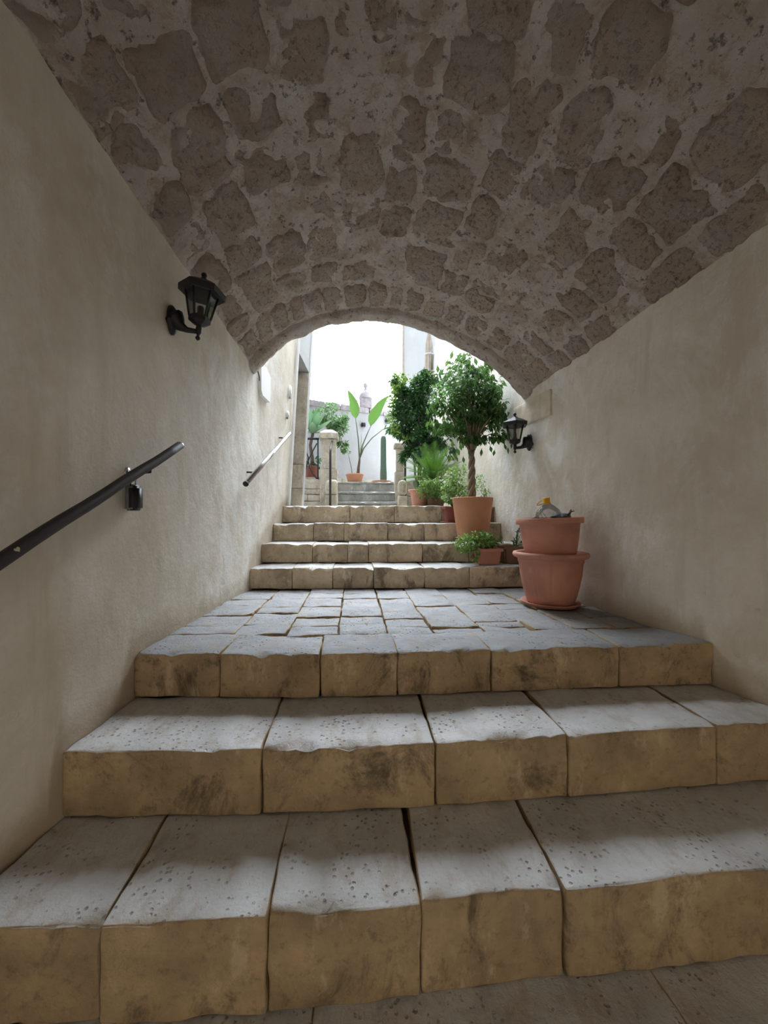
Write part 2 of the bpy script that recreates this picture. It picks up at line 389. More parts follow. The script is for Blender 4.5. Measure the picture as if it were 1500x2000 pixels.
def vault(u, Y, off=0.0):                        # point on the vault, off = towards the passage
    s = scale_at(Y)
    x = float(np.interp(u, _t, _x)); z = float(np.interp(u, _t, _z))
    e = 0.01
    dx = float(np.interp(min(1, u + e), _t, _x) - np.interp(max(0, u - e), _t, _x)); dz = float(np.interp(min(1, u + e), _t, _z) - np.interp(max(0, u - e), _t, _z))
    l = math.hypot(dx, dz); nx, nz_ = dz / l, -dx / l
    return Vector((x * s + nx * off, Y, EZ + z * s + nz_ * off))
def spring_l(Y): return vault(0, Y)
def spring_r(Y): return vault(1, Y)

# ------------------------------------------------------------------ ceiling: mortar bed of the barrel vault, stones bedded in it
ys = list(np.linspace(-2.6, 0.4, 14)) + list(np.linspace(0.42, YA, 170))
NU = 190
V = []; F = []
def mort(P, Y):
    return 0.013 * fbm(P, 4.5, 6, 2.0) + 0.009 * fbm(P, 15, 5, 8.0)
for Y in ys:
    for i in range(NU + 1):
        u = i / NU
        P = vault(u, Y)
        edge = min(1.0, min(u, 1 - u) * 30, 1.0)
        V.append(vault(u, Y, (mort(P, Y) - 0.004) * (0.3 + 0.7 * edge)))
for j in range(len(ys) - 1):
    for i in range(NU):
        a = j * (NU + 1) + i
        F.append((a, a + 1, a + NU + 2, a + NU + 1))
ceiling = tag(obj('ceiling', V, F, 'mortar'), 'rough stone barrel vault over the stair passage', None, kind='structure')

V = []; F = []
for j, Y in enumerate((-2.6, 1.0, 2.0, 3.255)):
    for i in range(61):
        P = vault(i / 60, Y, -0.32); V.append(P if 0 < i < 60 else Vector((P.x, P.y, P.z - 0.2)))
for j in range(3):
    for i in range(60): k = j * 61 + i; F.append((k, k + 61, k + 62, k + 1))
obj('vault_leak_shell', V, F, 'mortar', ceiling)  # unseen outer sheet, added to keep sky light from leaking through
def vstone(u0, u1, y0, y1, seed, proud, rough=0.010, name='stone'):
    """one irregular tufa stone that follows the vault; its edge dives into the mortar so its outline is ragged"""
    n = 20; V = []; F = []
    for j in range(n + 1):
        for i in range(n + 1):
            a, b = i / n * 2 - 1, j / n * 2 - 1
            rr = (abs(a) ** 6 + abs(b) ** 6) ** (1 / 6)
            u = (u0 + u1) / 2 + a * (u1 - u0) / 2; y = (y0 + y1) / 2 + b * (y1 - y0) / 2
            P0 = vault(u, y)
            u += 0.009 * nz(P0, 8, seed) + 0.005 * nz(P0, 24, seed); y += 0.03 * nz(P0, 8, seed + 4) + 0.014 * nz(P0, 24, seed + 2)
            u = min(0.996, max(0.004, u)); y = min(y, YA - 0.005)
            h = proud + rough * fbm(P0, 10, 6, seed) + 0.012 * nz(P0, 5, seed + 9)
            h -= 0.006 * max(0, nz(P0, 20, seed + 6))
            if rr > 0.70: h -= 0.04 * ((rr - 0.70) / 0.30) ** 2
            V.append(vault(u, y, h))
    for j in range(n):
        for i in range(n):
            k = j * (n + 1) + i; F.append((k, k + 1, k + n + 2, k + n + 1))
    return obj(name, V, F, 'tufa', ceiling)
u = 0.008; c = 0
while u < 0.985:
    du = random.uniform(0.060, 0.105); u1 = min(u + du, 0.994)
    if 0.994 - u1 < 0.04: u1 = 0.994
    y = 0.55 + random.uniform(0, 0.25)
    while y < 2.80:
        dy = random.uniform(0.17, 0.34); y1 = min(y + dy, 2.84)
        if 2.84 - y1 < 0.1: y1 = 2.84
        pr = random.choice([0.004, 0.008, 0.011, 0.001, -0.005, 0.007])
        if random.random() > 0.07:
            vstone(u - 0.001, u1 + 0.001, y - 0.004, y1 + 0.004, c * 1.7, pr, 0.013)
        c += 1; y = y1
    u = u1
# the ring of voussoirs at the mouth, and the chipped lip in front of it
u = 0.01
while u < 0.985:
    u1 = min(u + random.uniform(0.045, 0.075), 0.994)
    if 0.994 - u1 < 0.03: u1 = 0.994
    vstone(u + 0.002, u1 - 0.002, 2.87, 3.13, c * 1.7, random.uniform(0.004, 0.016), 0.011, 'voussoir'); c += 1
    u = u1
NL = 130; V = []; F = []
for j, (yy, of) in enumerate([(3.135, -0.03), (3.15, 0.022), (3.19, 0.032), (3.235, 0.032), (3.27, 0.028), (3.27, -0.10)]):
    for i in range(NL + 1):
        uu = i / NL; P = vault(uu, yy)
        o_ = of + (0.012 * fbm(P, 8, 5, 31.0) if of > 0 else 0) + (0.010 * max(0, nz(P, 5, 3.0)) if of > 0 else 0)
        V.append(vault(uu, yy + 0.01 * nz(P, 7, 12), o_))
for j in range(5):
    for i in range(NL):
        k = j * (NL + 1) + i; F.append((k, k + 1, k + NL + 2, k + NL + 1))
obj('arch_lip', V, F, 'mortar', ceiling)

# ------------------------------------------------------------------ walls
def wall_sheet(name, line, Ys, top, foot, m, sgn, lab, lean=lambda Y, z: 0.0, nzr=34):
    V = []; F = []
    for Y in Ys:
        x = pw(line, Y); zt = top(Y); zf = foot(Y)
        for k in range(nzr + 1):
            z = zf + (zt - zf) * k / nzr
            X = x + lean(Y, z)
            if Y < 3.7:                          # meet the springing of the vault
                sp = spring_l(Y) if sgn > 0 else spring_r(Y)
                t = min(1.0, max(0.0, z / max(0.3, sp.z)))
                X += (sp.x + sgn * 0.02 - x) * t ** 2 * min(1.0, max(0.0, (3.7 - Y) / 0.4))
            P = Vector((X, Y, z))
            X += 0.006 * fbm(P, 2.2, 3, 4.0) + 0.0025 * fbm(P, 9, 3, 1.0)
            V.append((X, Y, z))
    M_ = nzr + 1
    for j in range(len(Ys) - 1):
        for k in range(nzr):
            a = j * M_ + k; F.append((a, a + M_, a + M_ + 1, a + 1) if sgn > 0 else (a, a + 1, a + M_ + 1, a + M_))
    o = obj(name, V, F, m)
    return tag(o, lab, None, kind='structure')
def foot(Y): return -0.80
LEAN = lambda Y, z: 0.055 * max(0.0, z - 0.75) * min(1.0, max(0.0, (Y - 3.4) / 0.7))
Yi = sorted(set([round(v, 3) for v in list(np.linspace(-2.6, 0.4, 12)) + list(np.linspace(0.5, 3.24, 70))]))
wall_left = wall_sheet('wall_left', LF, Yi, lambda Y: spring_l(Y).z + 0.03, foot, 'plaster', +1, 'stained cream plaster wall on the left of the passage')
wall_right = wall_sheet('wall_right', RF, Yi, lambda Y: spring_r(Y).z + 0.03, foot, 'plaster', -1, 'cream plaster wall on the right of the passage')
Yo = list(np.linspace(3.235, 4.53, 30))
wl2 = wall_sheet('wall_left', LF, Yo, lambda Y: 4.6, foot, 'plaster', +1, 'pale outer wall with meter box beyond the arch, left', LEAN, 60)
Yr = list(np.linspace(3.235, 6.75, 60))
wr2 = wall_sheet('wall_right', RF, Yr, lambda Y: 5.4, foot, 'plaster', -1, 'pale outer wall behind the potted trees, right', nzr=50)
g = G(); g.box((pw(RF, 6.75), 6.70, 0.6), (3.6, 6.76, 5.4)); g.build('return_wall', 'white', wr2, False)
# doorway beyond the arch on the left: reveal, soffit, far pier
def lx(Y, z): return pw(LF, Y) + LEAN(Y, z)
DT = at(588, 727, 5.26).z
g = G()
Ya, Yb, Yc = 4.53, 5.27, 5.42
for (z0, z1) in ((DT, 4.6),):
    g.add([(lx(Ya, z0), Ya, z0), (lx(Yb, z0), Yb, z0), (lx(Yb, z1), Yb, z1), (lx(Ya, z1), Ya, z1)], [(0, 1, 2, 3)])
g.add([(lx(Ya, DT), Ya, DT), (lx(Ya, DT) - 0.3, Ya, DT), (lx(Yb, DT) - 0.3, Yb, DT), (lx(Yb, DT), Yb, DT)], [(0, 1, 2, 3)])
g.add([(lx(Ya, 0.6) - 0.3, Ya, 0.6), (lx(Yb, 0.6) - 0.3, Yb, 0.6), (lx(Yb, DT) - 0.3, Yb, DT), (lx(Ya, DT) - 0.3, Ya, DT)], [(0, 1, 2, 3)])
g.add([(lx(Ya, 0.6), Ya, 0.6), (lx(Ya, 0.6) - 0.3, Ya, 0.6), (lx(Ya, DT) - 0.3, Ya, DT), (lx(Ya, DT), Ya, DT)], [(0, 1, 2, 3)])
g.add([(lx(Yb, 0.6), Yb, 0.6), (lx(Yc, 0.6), Yc, 0.6), (lx(Yc, 4.6), Yc, 4.6), (lx(Yb, 4.6), Yb, 4.6)], [(0, 1, 2, 3)])
g.add([(lx(Yc, 0.6), Yc, 0.6), (-2.2, Yc, 0.6), (-2.2, Yc, 4.6), (lx(Yc, 4.6), Yc, 4.6)], [(0, 1, 2, 3)])
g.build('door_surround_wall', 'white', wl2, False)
# stone jamb on the far side of the doorway (three stacked stones)
jz = [0.62, 0.98, 1.30, DT]
for a in range(3):
    V, F = block([(lx(Yb, 1) - 0.20 + 0.055 * (jz[a] - 0.75), Yb - 0.03), (lx(Yb, jz[a]) + 0.004, Yb - 0.03), (lx(Yb, jz[a]) + 0.004, Yb + 0.02), (lx(Yb, 1) - 0.2, Yb + 0.02)], jz[a] + 0.003, jz[a + 1] - 0.003, 0.006, 0.003, 0.03, a * 3.3)
    for v in V: v.x += 0.055 * (v.z - jz[a])
    obj('jamb_stone', V, F, 'pale_stone', wl2)
g = G()
for k in range(2):
    pass
g.tube([(lx(4.46, z) + 0.022, 4.46, z) for z in np.linspace(0.72, 4.2, 12)], 0.02, 8)
g.build('drain_pipe', 'whitepaint', wl2)
# facade over the mouth of the passage, outside
V = []; F = []
for i in range(81):
    P = vault(i / 80, 3.265, -0.02); V += [(P.x, 3.262, P.z), (P.x, 3.262, 5.2)]
for i in range(80): F.append((2 * i, 2 * i + 1, 2 * i + 3, 2 * i + 2))
tag(obj('wall_front', V, F, 'white', smooth=False), 'outer wall above the mouth of the passage', None, kind='structure')
# the dressed stone let into the right wall beside the lantern
g = G()
pa, pb = at(1077, 760, 2.86), at(1006, 800, 3.45)
za, zb = 1.395, 1.600
def wr(Y, z):
    x = pw(RF, Y); sp_ = spring_r(Y); return x + (sp_.x - 0.02 - x) * min(1.0, z / sp_.z) ** 2 * min(1.0, max(0.0, (3.7 - Y) / 0.4))
V, F = block([(wr(2.90, 1.5) - 0.016, 2.90), (wr(2.90, 1.5) + 0.05, 2.90), (wr(3.46, 1.5) + 0.05, 3.46), (wr(3.46, 1.5) - 0.016, 3.46)], za, zb, 0.004, 0.003, 0.03, 4.0)
for v in V: v.x += wr(v.y, v.z) - wr(v.y, 1.5)
obj('dressed_stone', V, F, plain('dressed_cream_stone', (0.66, 0.58, 0.46), 0.8, 0.15, 10, 0.4), wall_right)

# ------------------------------------------------------------------ floors and steps
def yedge(pts): return lambda x: pw(pts, x)
E0 = yedge([(-1.2, 0.60), (2, 0.60)])
E3 = yedge([(-1.1, 1.03), (-0.86, 1.021), (0, 0.997), (1.19, 1.027), (1.9, 1.04)])
E2 = yedge([(-1.0, 1.378), (0, 1.314), (1.575, 1.350), (1.8, 1.36)])
E1 = yedge([(-1.0, 1.75), (0, 1.66), (1.66, 1.67), (1.8, 1.67)])
def U(y): return yedge([(-1, y + 0.06), (0, y), (1.6, y - 0.05)])
def step(label, xs, fe, depth, z0, z1, m='step', seed=0.0, **kw):
    t = thing('stone_step', label, 'step', ((xs[0] + xs[-1]) / 2, fe(0.3) + depth / 2, z0), 'worn limestone stair steps')
    n = len(xs) - 1
    for k in range(n):
        a, b = xs[k], xs[k + 1]; gp = 0.0018
        dy = random.uniform(-0.005, 0.005); dz = random.uniform(-0.004, 0.003)
        ya, yb = fe(a) + dy, fe(b) + dy
        a1, b1 = a + random.uniform(-0.01, 0.01), b + random.uniform(-0.01, 0.01)
        if k == 0: a, a1 = pw(LF, ya) - 0.002, pw(LF, ya + depth) - 0.002
        if k == n - 1: b, b1 = pw(RF, yb) + 0.002, pw(RF, yb + depth) + 0.002
        V, F = block([(a + gp, ya), (b - gp, yb), (b1 - gp, yb + depth), (a1 + gp, ya + depth)], z0, z1 + dz, seed=seed + k * 7.7, **kw)
        obj('stone_block', V, F, m, t)
    return t
kw = dict(r=0.009, amp=0.006, res=0.026, chip=0.03)
step('lowest paving course at the very bottom edge of the picture', [-1.03, -0.10, 0.82, 1.80], E0, 0.44, -0.80, -0.6615, seed=1, **kw)
step('lowest full stone step in the foreground, pitted pale tread', [-1.02, -0.623, -0.215, 0.177, 0.572, 1.765], E3, 0.37, -0.658, -0.4155, seed=11, **kw)
step('second stone step from the bottom, four long blocks', [-0.985, -0.308, 0.283, 0.767, 1.357, 1.72], E2, 0.39, -0.412, -0.1915, seed=23, **kw)
step('third stone step from the bottom, front edge of the landing', [-0.942, -0.574, -0.141, 0.192, 0.612, 1.21, 1.665], E1, 0.27, -0.188, 0.0, m='paver', seed=37, **kw)
kw['res'] = 0.03; kw['r'] = 0.008; kw['chip'] = 0.035
step('first stone step above the paved landing, small pots on it', [-0.835, -0.496, -0.167, 0.168, 0.586, 0.96, 1.505], U(3.157), 0.35, 0.003, 0.177, m='step_up', seed=41, **kw)
step('second stone step above the landing, big terracotta pot on it', [-0.815, -0.365, -0.05, 0.138, 0.625, 1.05, 1.50], U(3.47), 0.40, 0.180, 0.348, m='step_up', seed=53, **kw)
step('third stone step above the landing, dark red pot on its right', [-0.795, -0.394, -0.091, 0.343, 0.713, 1.10, 1.495], U(3.84), 0.41, 0.351, 0.526, m='step_up', seed=67, **kw)
step('fourth stone step above the landing, top edge of upper floor', [-0.765, -0.039, 0.451, 0.98, 1.485], U(4.22), 0.40, 0.529, 0.712, m='step_up', seed=71, **kw)
def slab(name, x0, x1, y0, y1, z0, z1, m, lab):
    g = G(); g.box((x0, y0, z0), (x1, y1, z1)); return tag(g.build(name, m, None, False), lab, None, kind='structure')
g = G()
for (y0, y1, zt) in ((-2.6, 1.06, -0.685), (1.06, 1.40, -0.44), (1.40, 1.80, -0.22), (1.80, 3.26, -0.045), (3.26, 3.58, 0.12), (3.58, 3.95, 0.29), (3.95, 4.34, 0.47), (4.34, 4.60, 0.655), (4.60, 7.78, 0.60), (7.78, 11.0, 0.98)):
    g.box((-1.4 if y0 < 5.5 else -4.6, y0, -0.95), (2.1, y1, zt))
tag(g.build('floor', 'dirt', None, False), 'packed earth under the stair stones', None, kind='structure')
def back_wall(ow, oz):
    P_ = [vault(i / 40, -2.6, -0.02) for i in range(41)]; V = []; F = []
    for q in P_: V += [(q.x, -2.6, q.z), (q.x, -2.6, max(-0.7, oz) if abs(q.x - 0.35) < ow else -0.7)]
    for i in range(40): F.append((2 * i, 2 * i + 2, 2 * i + 3, 2 * i + 1))
    return tag(obj('wall_behind', V, F, 'plaster', smooth=False), 'unseen plaster wall behind the viewer, street doorway sized for fill light', None, kind='structure')
back_wall(BACK_OPEN_W, BACK_OPEN_Z)  # wall added out of view; its opening sets the fill light from behind
g = G(); g.box((-8, -12, -0.95), (8, -2.6, -0.80)); tag(g.build('floor', 'street_paving', None, False), 'street paving beyond the doorway behind the viewer', None, kind='structure')
g = G(); g.box((-9, -8.2, -0.8), (9, -7.8, 4.5)); tag(g.build('wall_street_bounce', 'street', None, False), 'unseen limestone house wall behind the viewer, added for warm bounce light', None, kind='structure')  # added out of view to bounce warm light onto the risers
landing = slab('floor', -1.0, 1.72, 1.85, 3.24, -0.14, -0.030, 'dirt', 'landing of small square limestone pavers')
slab('floor', -1.12, 1.9, -2.6, 0.62, -0.80, -0.672, 'step', 'dark stone floor at the foot of the stairs')
cols = [-0.925, -0.60, -0.336, -0.076, 0.178, 0.414, 0.682, 0.945, 1.17, 1.40, 1.60]
def rowedge(x): return E1(x) + 0.275
ends = 3.21
cut = [[.16, .38, .62, .80, 1.02], [.20, .42, .58, .84, 1.04], [.15, .34, .60, .86, 1.05], [.17, .35, .55, .86, 1.06], [.13, .30, .45, .85, 1.08], [.09, .33, .60, .92], [.10, .20, .62, .90], [.20, .50, .62, 1.0], [.2, .45, .75, 1.0], [.25, .5, .8, 1.05]]
for k in range(len(cols) - 1):
    a, b = cols[k], cols[k + 1]
    y0 = rowedge((a + b) / 2); L_ = ends - y0
    e = [0] + [c_ + random.uniform(-0.012, 0.012) for c_ in cut[k]] + [L_]
    for j in range(len(e) - 1):
        p, q = y0 + e[j], y0 + e[j + 1]
        xl0, xr0 = a, b
        if k == 0: xl0 = pw(LF, p) + 0.0
        if k == len(cols) - 2: xr0 = min(b, pw(RF, q) - 0.005)
        if xr0 - xl0 < 0.06: continue
        if k >= 8: xr0 = min(xr0, pw(RF, q) - 0.004)
        if xr0 - xl0 < 0.04: continue
        gp = 0.003
        jt = lambda: random.uniform(-0.004, 0.004)
        V, F = block([(xl0 + gp + jt(), p + gp), (xr0 - gp + jt(), p + gp + jt()), (xr0 - gp + jt(), q - gp), (xl0 + gp + jt(), q - gp + jt())], -0.10, random.uniform(-0.008, 0.004), r=0.007, amp=0.006, res=0.03, seed=k * 5.1 + j * 2.3, chip=0.012, tilt=random.uniform(-0.006, 0.006))
        obj('paver', V, F, 'paver', landing)
ZU = 0.712; ZT = 1.275
slab('floor', -0.9, 1.5, 4.58, 7.5, 0.55, ZU - 0.004, 'pale_stone', 'upper floor of pale stone in front of the grey steps')
slab('floor', -3.2, -0.36, 6.66, 10.4, 1.0, ZT, 'pale_stone', 'raised terrace on the left behind the railing')
slab('floor', -0.36, 3.6, 7.765, 10.4, 1.0, ZT - 0.002, 'pale_stone', 'raised terrace at the head of the grey steps')
# grey steps in the courtyard: riser + thin projecting slab
gy = [6.75, 7.08, 7.41]; gz = [at(690, 980, 6.75).z, at(690, 960, 7.08).z, ZT]
gx = [(-0.30, 0.84), (-0.29, 0.785), (-0.30, 0.785)]
names = ['lowest grey slab step between the two small stone newels', 'middle grey slab step between the courtyard piers', 'top grey slab step below the potted cactus']
for k in range(3):
    zb = ZU if k == 0 else gz[k - 1]
    t = thing('grey_step', names[k], 'step', (0.25, gy[k] + 0.2, zb))
    V, F = block([(gx[k][0], gy[k] + 0.03), (gx[k][1], gy[k] + 0.03), (gx[k][1], gy[k] + (0.29 if k == 0 else 0.34)), (gx[k][0], gy[k] + (0.29 if k == 0 else 0.34))], zb - 0.01, gz[k] - 0.042, 0.006, 0.004, 0.05, k * 3.0)
    obj('riser', V, F, 'grey_step', t)
    V, F = block([(gx[k][0], gy[k]), (gx[k][1], gy[k]), (gx[k][1], gy[k] + (0.29 if k == 0 else 0.35)), (gx[k][0], gy[k] + (0.29 if k == 0 else 0.35))], gz[k] - 0.04, gz[k], 0.008, 0.003, 0.04, k * 5.0, 0.02)
    obj('tread_slab', V, F, 'grey_step', t)

# ------------------------------------------------------------------ courtyard: back wall, far buildings, piers
bl, br_ = at(604, 781, 9.2), at(800, 781, 9.2)
BX0, BX1 = bl.x, 1.5
def by(x): return 9.2 + (x - BX0) * 0.42
BZ = bl.z
g = G()
V = []
for (x) in (BX0, BX1): V += [(x, by(x), 1.0), (x, by(x) + 0.25, 1.0), (x, by(x) + 0.25, BZ - 0.14), (x, by(x), BZ - 0.14)]
g.add(V, [(0, 4, 7, 3), (3, 7, 6, 2), (2, 6, 5, 1), (0, 3, 2, 1), (4, 5, 6, 7)])
wb = tag(g.build('wall_back', 'white', None, False), 'white garden wall with a weathered grey coping at the back', None, kind='structure')
n_c = 7
for k in range(n_c):
    xa = BX0 + (BX1 - BX0) * k / n_c; xb = BX0 + (BX1 - BX0) * (k + 1) / n_c
    V, F = block([(xa + .004, by(xa) - 0.05), (xb - .004, by(xb) - 0.05), (xb - .004, by(xb) + 0.3), (xa + .004, by(xa) + 0.3)], BZ - 0.14, BZ, 0.02, 0.008, 0.06, k * 2.0)
    obj('coping_stone', V, F, plain('weathered_coping', (0.33, 0.29, 0.30), 0.9, 0.3, 12, 0.4) if k == 0 else bpy.data.materials['weathered_coping'], wb)
for k in range(5):
    xa = BX0 + 0.02 + 1.9 * k / 5; xb = BX0 + 0.02 + 1.9 * (k + 1) / 5
    V, F = block([(xa + .004, by(xa) - 0.3), (xb - .004, by(xb) - 0.3), (xb - .004, by(xb)), (xa + .004, by(xa))], ZT - 0.01, at(690, 934, 9.2).z, 0.015, 0.008, 0.06, k * 2.7)
    obj('kerb_stone', V, F, 'pale_stone', wb)
g = G(); g.box((-4.5, 9.0, 0.9), (BX0, 9.3, 7.5))
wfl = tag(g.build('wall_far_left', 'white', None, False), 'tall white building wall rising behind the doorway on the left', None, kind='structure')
g = G(); xx = at(594, 700, 8.95).x; g.box((xx - 0.05, 8.93, 0.9), (xx + 0.05, 9.0, 7.5)); g.build('pilaster', 'pale_stone', wfl, False)
bx = at(787, 700, 8.3).x
g = G(); g.box((bx, 8.42, 0.9), (3.5, 8.7, 8.5))
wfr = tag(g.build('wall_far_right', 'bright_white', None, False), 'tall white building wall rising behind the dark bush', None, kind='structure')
dp = thing('downpipe', 'thin pale grey downpipe on the corner of the tall white building', 'pipe', (bx + 0.02, 8.39, ZT))
g = G(); g.tube([(bx + 0.02, 8.38, ZT), (bx + 0.02, 8.38, 8.2)], 0.018, 8); g.build('pipe', 'tan', dp)
for z in (2.2, 3.6, 5.0):
    g = G(); g.box((bx - 0.005, 8.36, z), (bx + 0.045, 8.42, z + 0.02)); g.build('pipe_bracket', 'grey_plastic', dp)

def box_stone(parent, x0, x1, y0, y1, z0, z1, m='pale_stone', nm='stone_block', seed=0.0, r=0.01):
    V, F = block([(x0, y0), (x1, y0), (x1, y1), (x0, y1)], z0, z1, r, 0.005, 0.04, seed, 0.01)
    return obj(nm, V, F, m, parent)
# left pier with chamfered cap; small round-headed newel in front
def pier(label, pxa, pxb, pxm, Y, ytop, ysh, ybase, seed):
    a, b = at(pxa, 950, Y).x, at(pxb, 950, Y).x; D = b - a
    zt, zs, zb = at(690, ytop, Y).z, at(690, ysh, Y).z, at(690, ybase, Y).z
    t = thing('stone_pier', label, 'pillar', ((a + b) / 2, Y + D / 2, ZU))
    box_stone(t, a - 0.012, b + 0.012, Y - 0.012, Y + D + 0.012, ZU, zb, nm='pier_base', seed=seed)
    box_stone(t, a + 0.012, b - 0.012, Y + 0.012, Y + D - 0.012, zb, zs, nm='pier_shaft', seed=seed + 2)
    box_stone(t, a - 0.025, b + 0.025, Y - 0.025, Y + D + 0.025, zs, zs + (zt - zs) * 0.58, nm='pier_cap', seed=seed + 4)
    z2 = zs + (zt - zs) * 0.58
    g = G(); c = 0.07
    g.add([(a - .02, Y - .02, z2), (b + .02, Y - .02, z2), (b + .02, Y + D + .02, z2), (a - .02, Y + D + .02, z2), (a + c, Y + c, zt), (b - c, Y + c, zt), (b - c, Y + D - c, zt), (a + c, Y + D - c, zt)],
          [(0, 1, 5, 4), (1, 2, 6, 5), (2, 3, 7, 6), (3, 0, 4, 7), (4, 5, 6, 7)])
    g.build('pier_crown', 'pale_stone', t, False)
    return t
pier('left stone gate pier with chamfered cap beside the railing', 626, 657, 640, 6.52, 838, 857, 916, 3.0)
pier('right stone gate pier half hidden by the dark bush', 773, 790, 781, 7.05, 858, 874, 920, 9.0)
def newel(label, pxa, pxb, Y, yt, seed):
    a, b = at(pxa, 950, Y).x, at(pxb, 950, Y).x; zt = at(690, yt, Y).z
    t = thing('stone_newel', label, 'post', ((a + b) / 2, Y + 0.1, ZU))
    zs = zt - 0.27
    box_stone(t, a, b, Y, Y + 0.20, ZU, zs, nm='newel_post', seed=seed)
    V, F = block([(a - .004, Y - .006), (b + .004, Y - .006), (b + .004, Y + 0.21), (a - .004, Y + 0.21)], zs + 0.002, zt, 0.07, 0.012, 0.022, seed + 1, 0.02)
    obj('newel_head', V, F, 'pale_stone', t)
newel('small weathered newel with rounded head left of the grey steps', 635, 658, 6.28, 935, 21.0)
newel('small weathered newel with rounded head right of the grey steps', 779, 795, 6.45, 936, 27.0)
# low coursed walls either side
def parapet(label, x0, x1, Y, courses, seed, d=0.22):
    t = thing('parapet_wall', label, 'wall', ((x0 + x1) / 2, Y + d / 2, ZU))
    for (z0, z1, cuts) in courses:
        e = [x0] + [x0 + (x1 - x0) * c for c in cuts] + [x1]
        for k in range(len(e) - 1):
            box_stone(t, e[k] + .003, e[k + 1] - .003, Y + random.uniform(0, .008), Y + d, z0 + .003, z1 - .003, seed=seed + k + z0 * 10, r=0.012)
    return t
zc = [at(690, y, 6.55).z for y in (979, 966, 955, 936)]
parapet('low coursed stone wall under the iron railing', at(560, 950, 6.58).x, at(627, 950, 6.58).x - 0.014, 6.58, [(ZU, zc[0], []), (zc[0], zc[1], [0.62]), (zc[1], zc[2], [0.5]), (zc[2], zc[3], [])], 2.0)
parapet('low stone wall behind the plants right of the steps', at(791, 950, 7.1).x + 0.02, 1.40, 7.1, [(ZU, 0.98, [0.4]), (0.98, ZT, [0.6])], 6.0)

# finial on the back wall
c = at(714.5, 790, 9.75); q = 750 / 9.75
fin = thing('stone_finial', 'grey domed stone finial with ball on the back wall', 'finial', (c.x, by(c.x) + 0.12, BZ))
cx, cy = c.x, by(c.x) + 0.12
V, F = block([(cx - .155, cy - .155), (cx + .155, cy - .155), (cx + .155, cy + .155), (cx - .155, cy + .155)], BZ, at(714, 777, 9.75).z, 0.012, 0.006, 0.04, 5)
obj('pedestal', V, F, bpy.data.materials['weathered_coping'], fin)
z1 = at(714, 777, 9.75).z; h = 0.21
g = G(); g.lathe([(0.17, z1), (0.175, z1 + .03), (0.17, z1 + .06), (0.155, z1 + .12), (0.12, z1 + .17), (0.07, z1 + h), (0.045, z1 + h + .02), (0.03, z1 + h + .08), (0.035, z1 + h + .09)], (cx, cy, 0), 24)
g.build('dome', bpy.data.materials['weathered_coping'], fin)
g = G(); g.lathe([(0.004, z1 + h + .08), (0.05, z1 + h + .11), (0.062, z1 + h + .15), (0.05, z1 + h + .19), (0.02, z1 + h + .22), (0.004, z1 + h + .26)], (cx, cy, 0), 16)
g.build('ball', bpy.data.materials['weathered_coping'], fin)

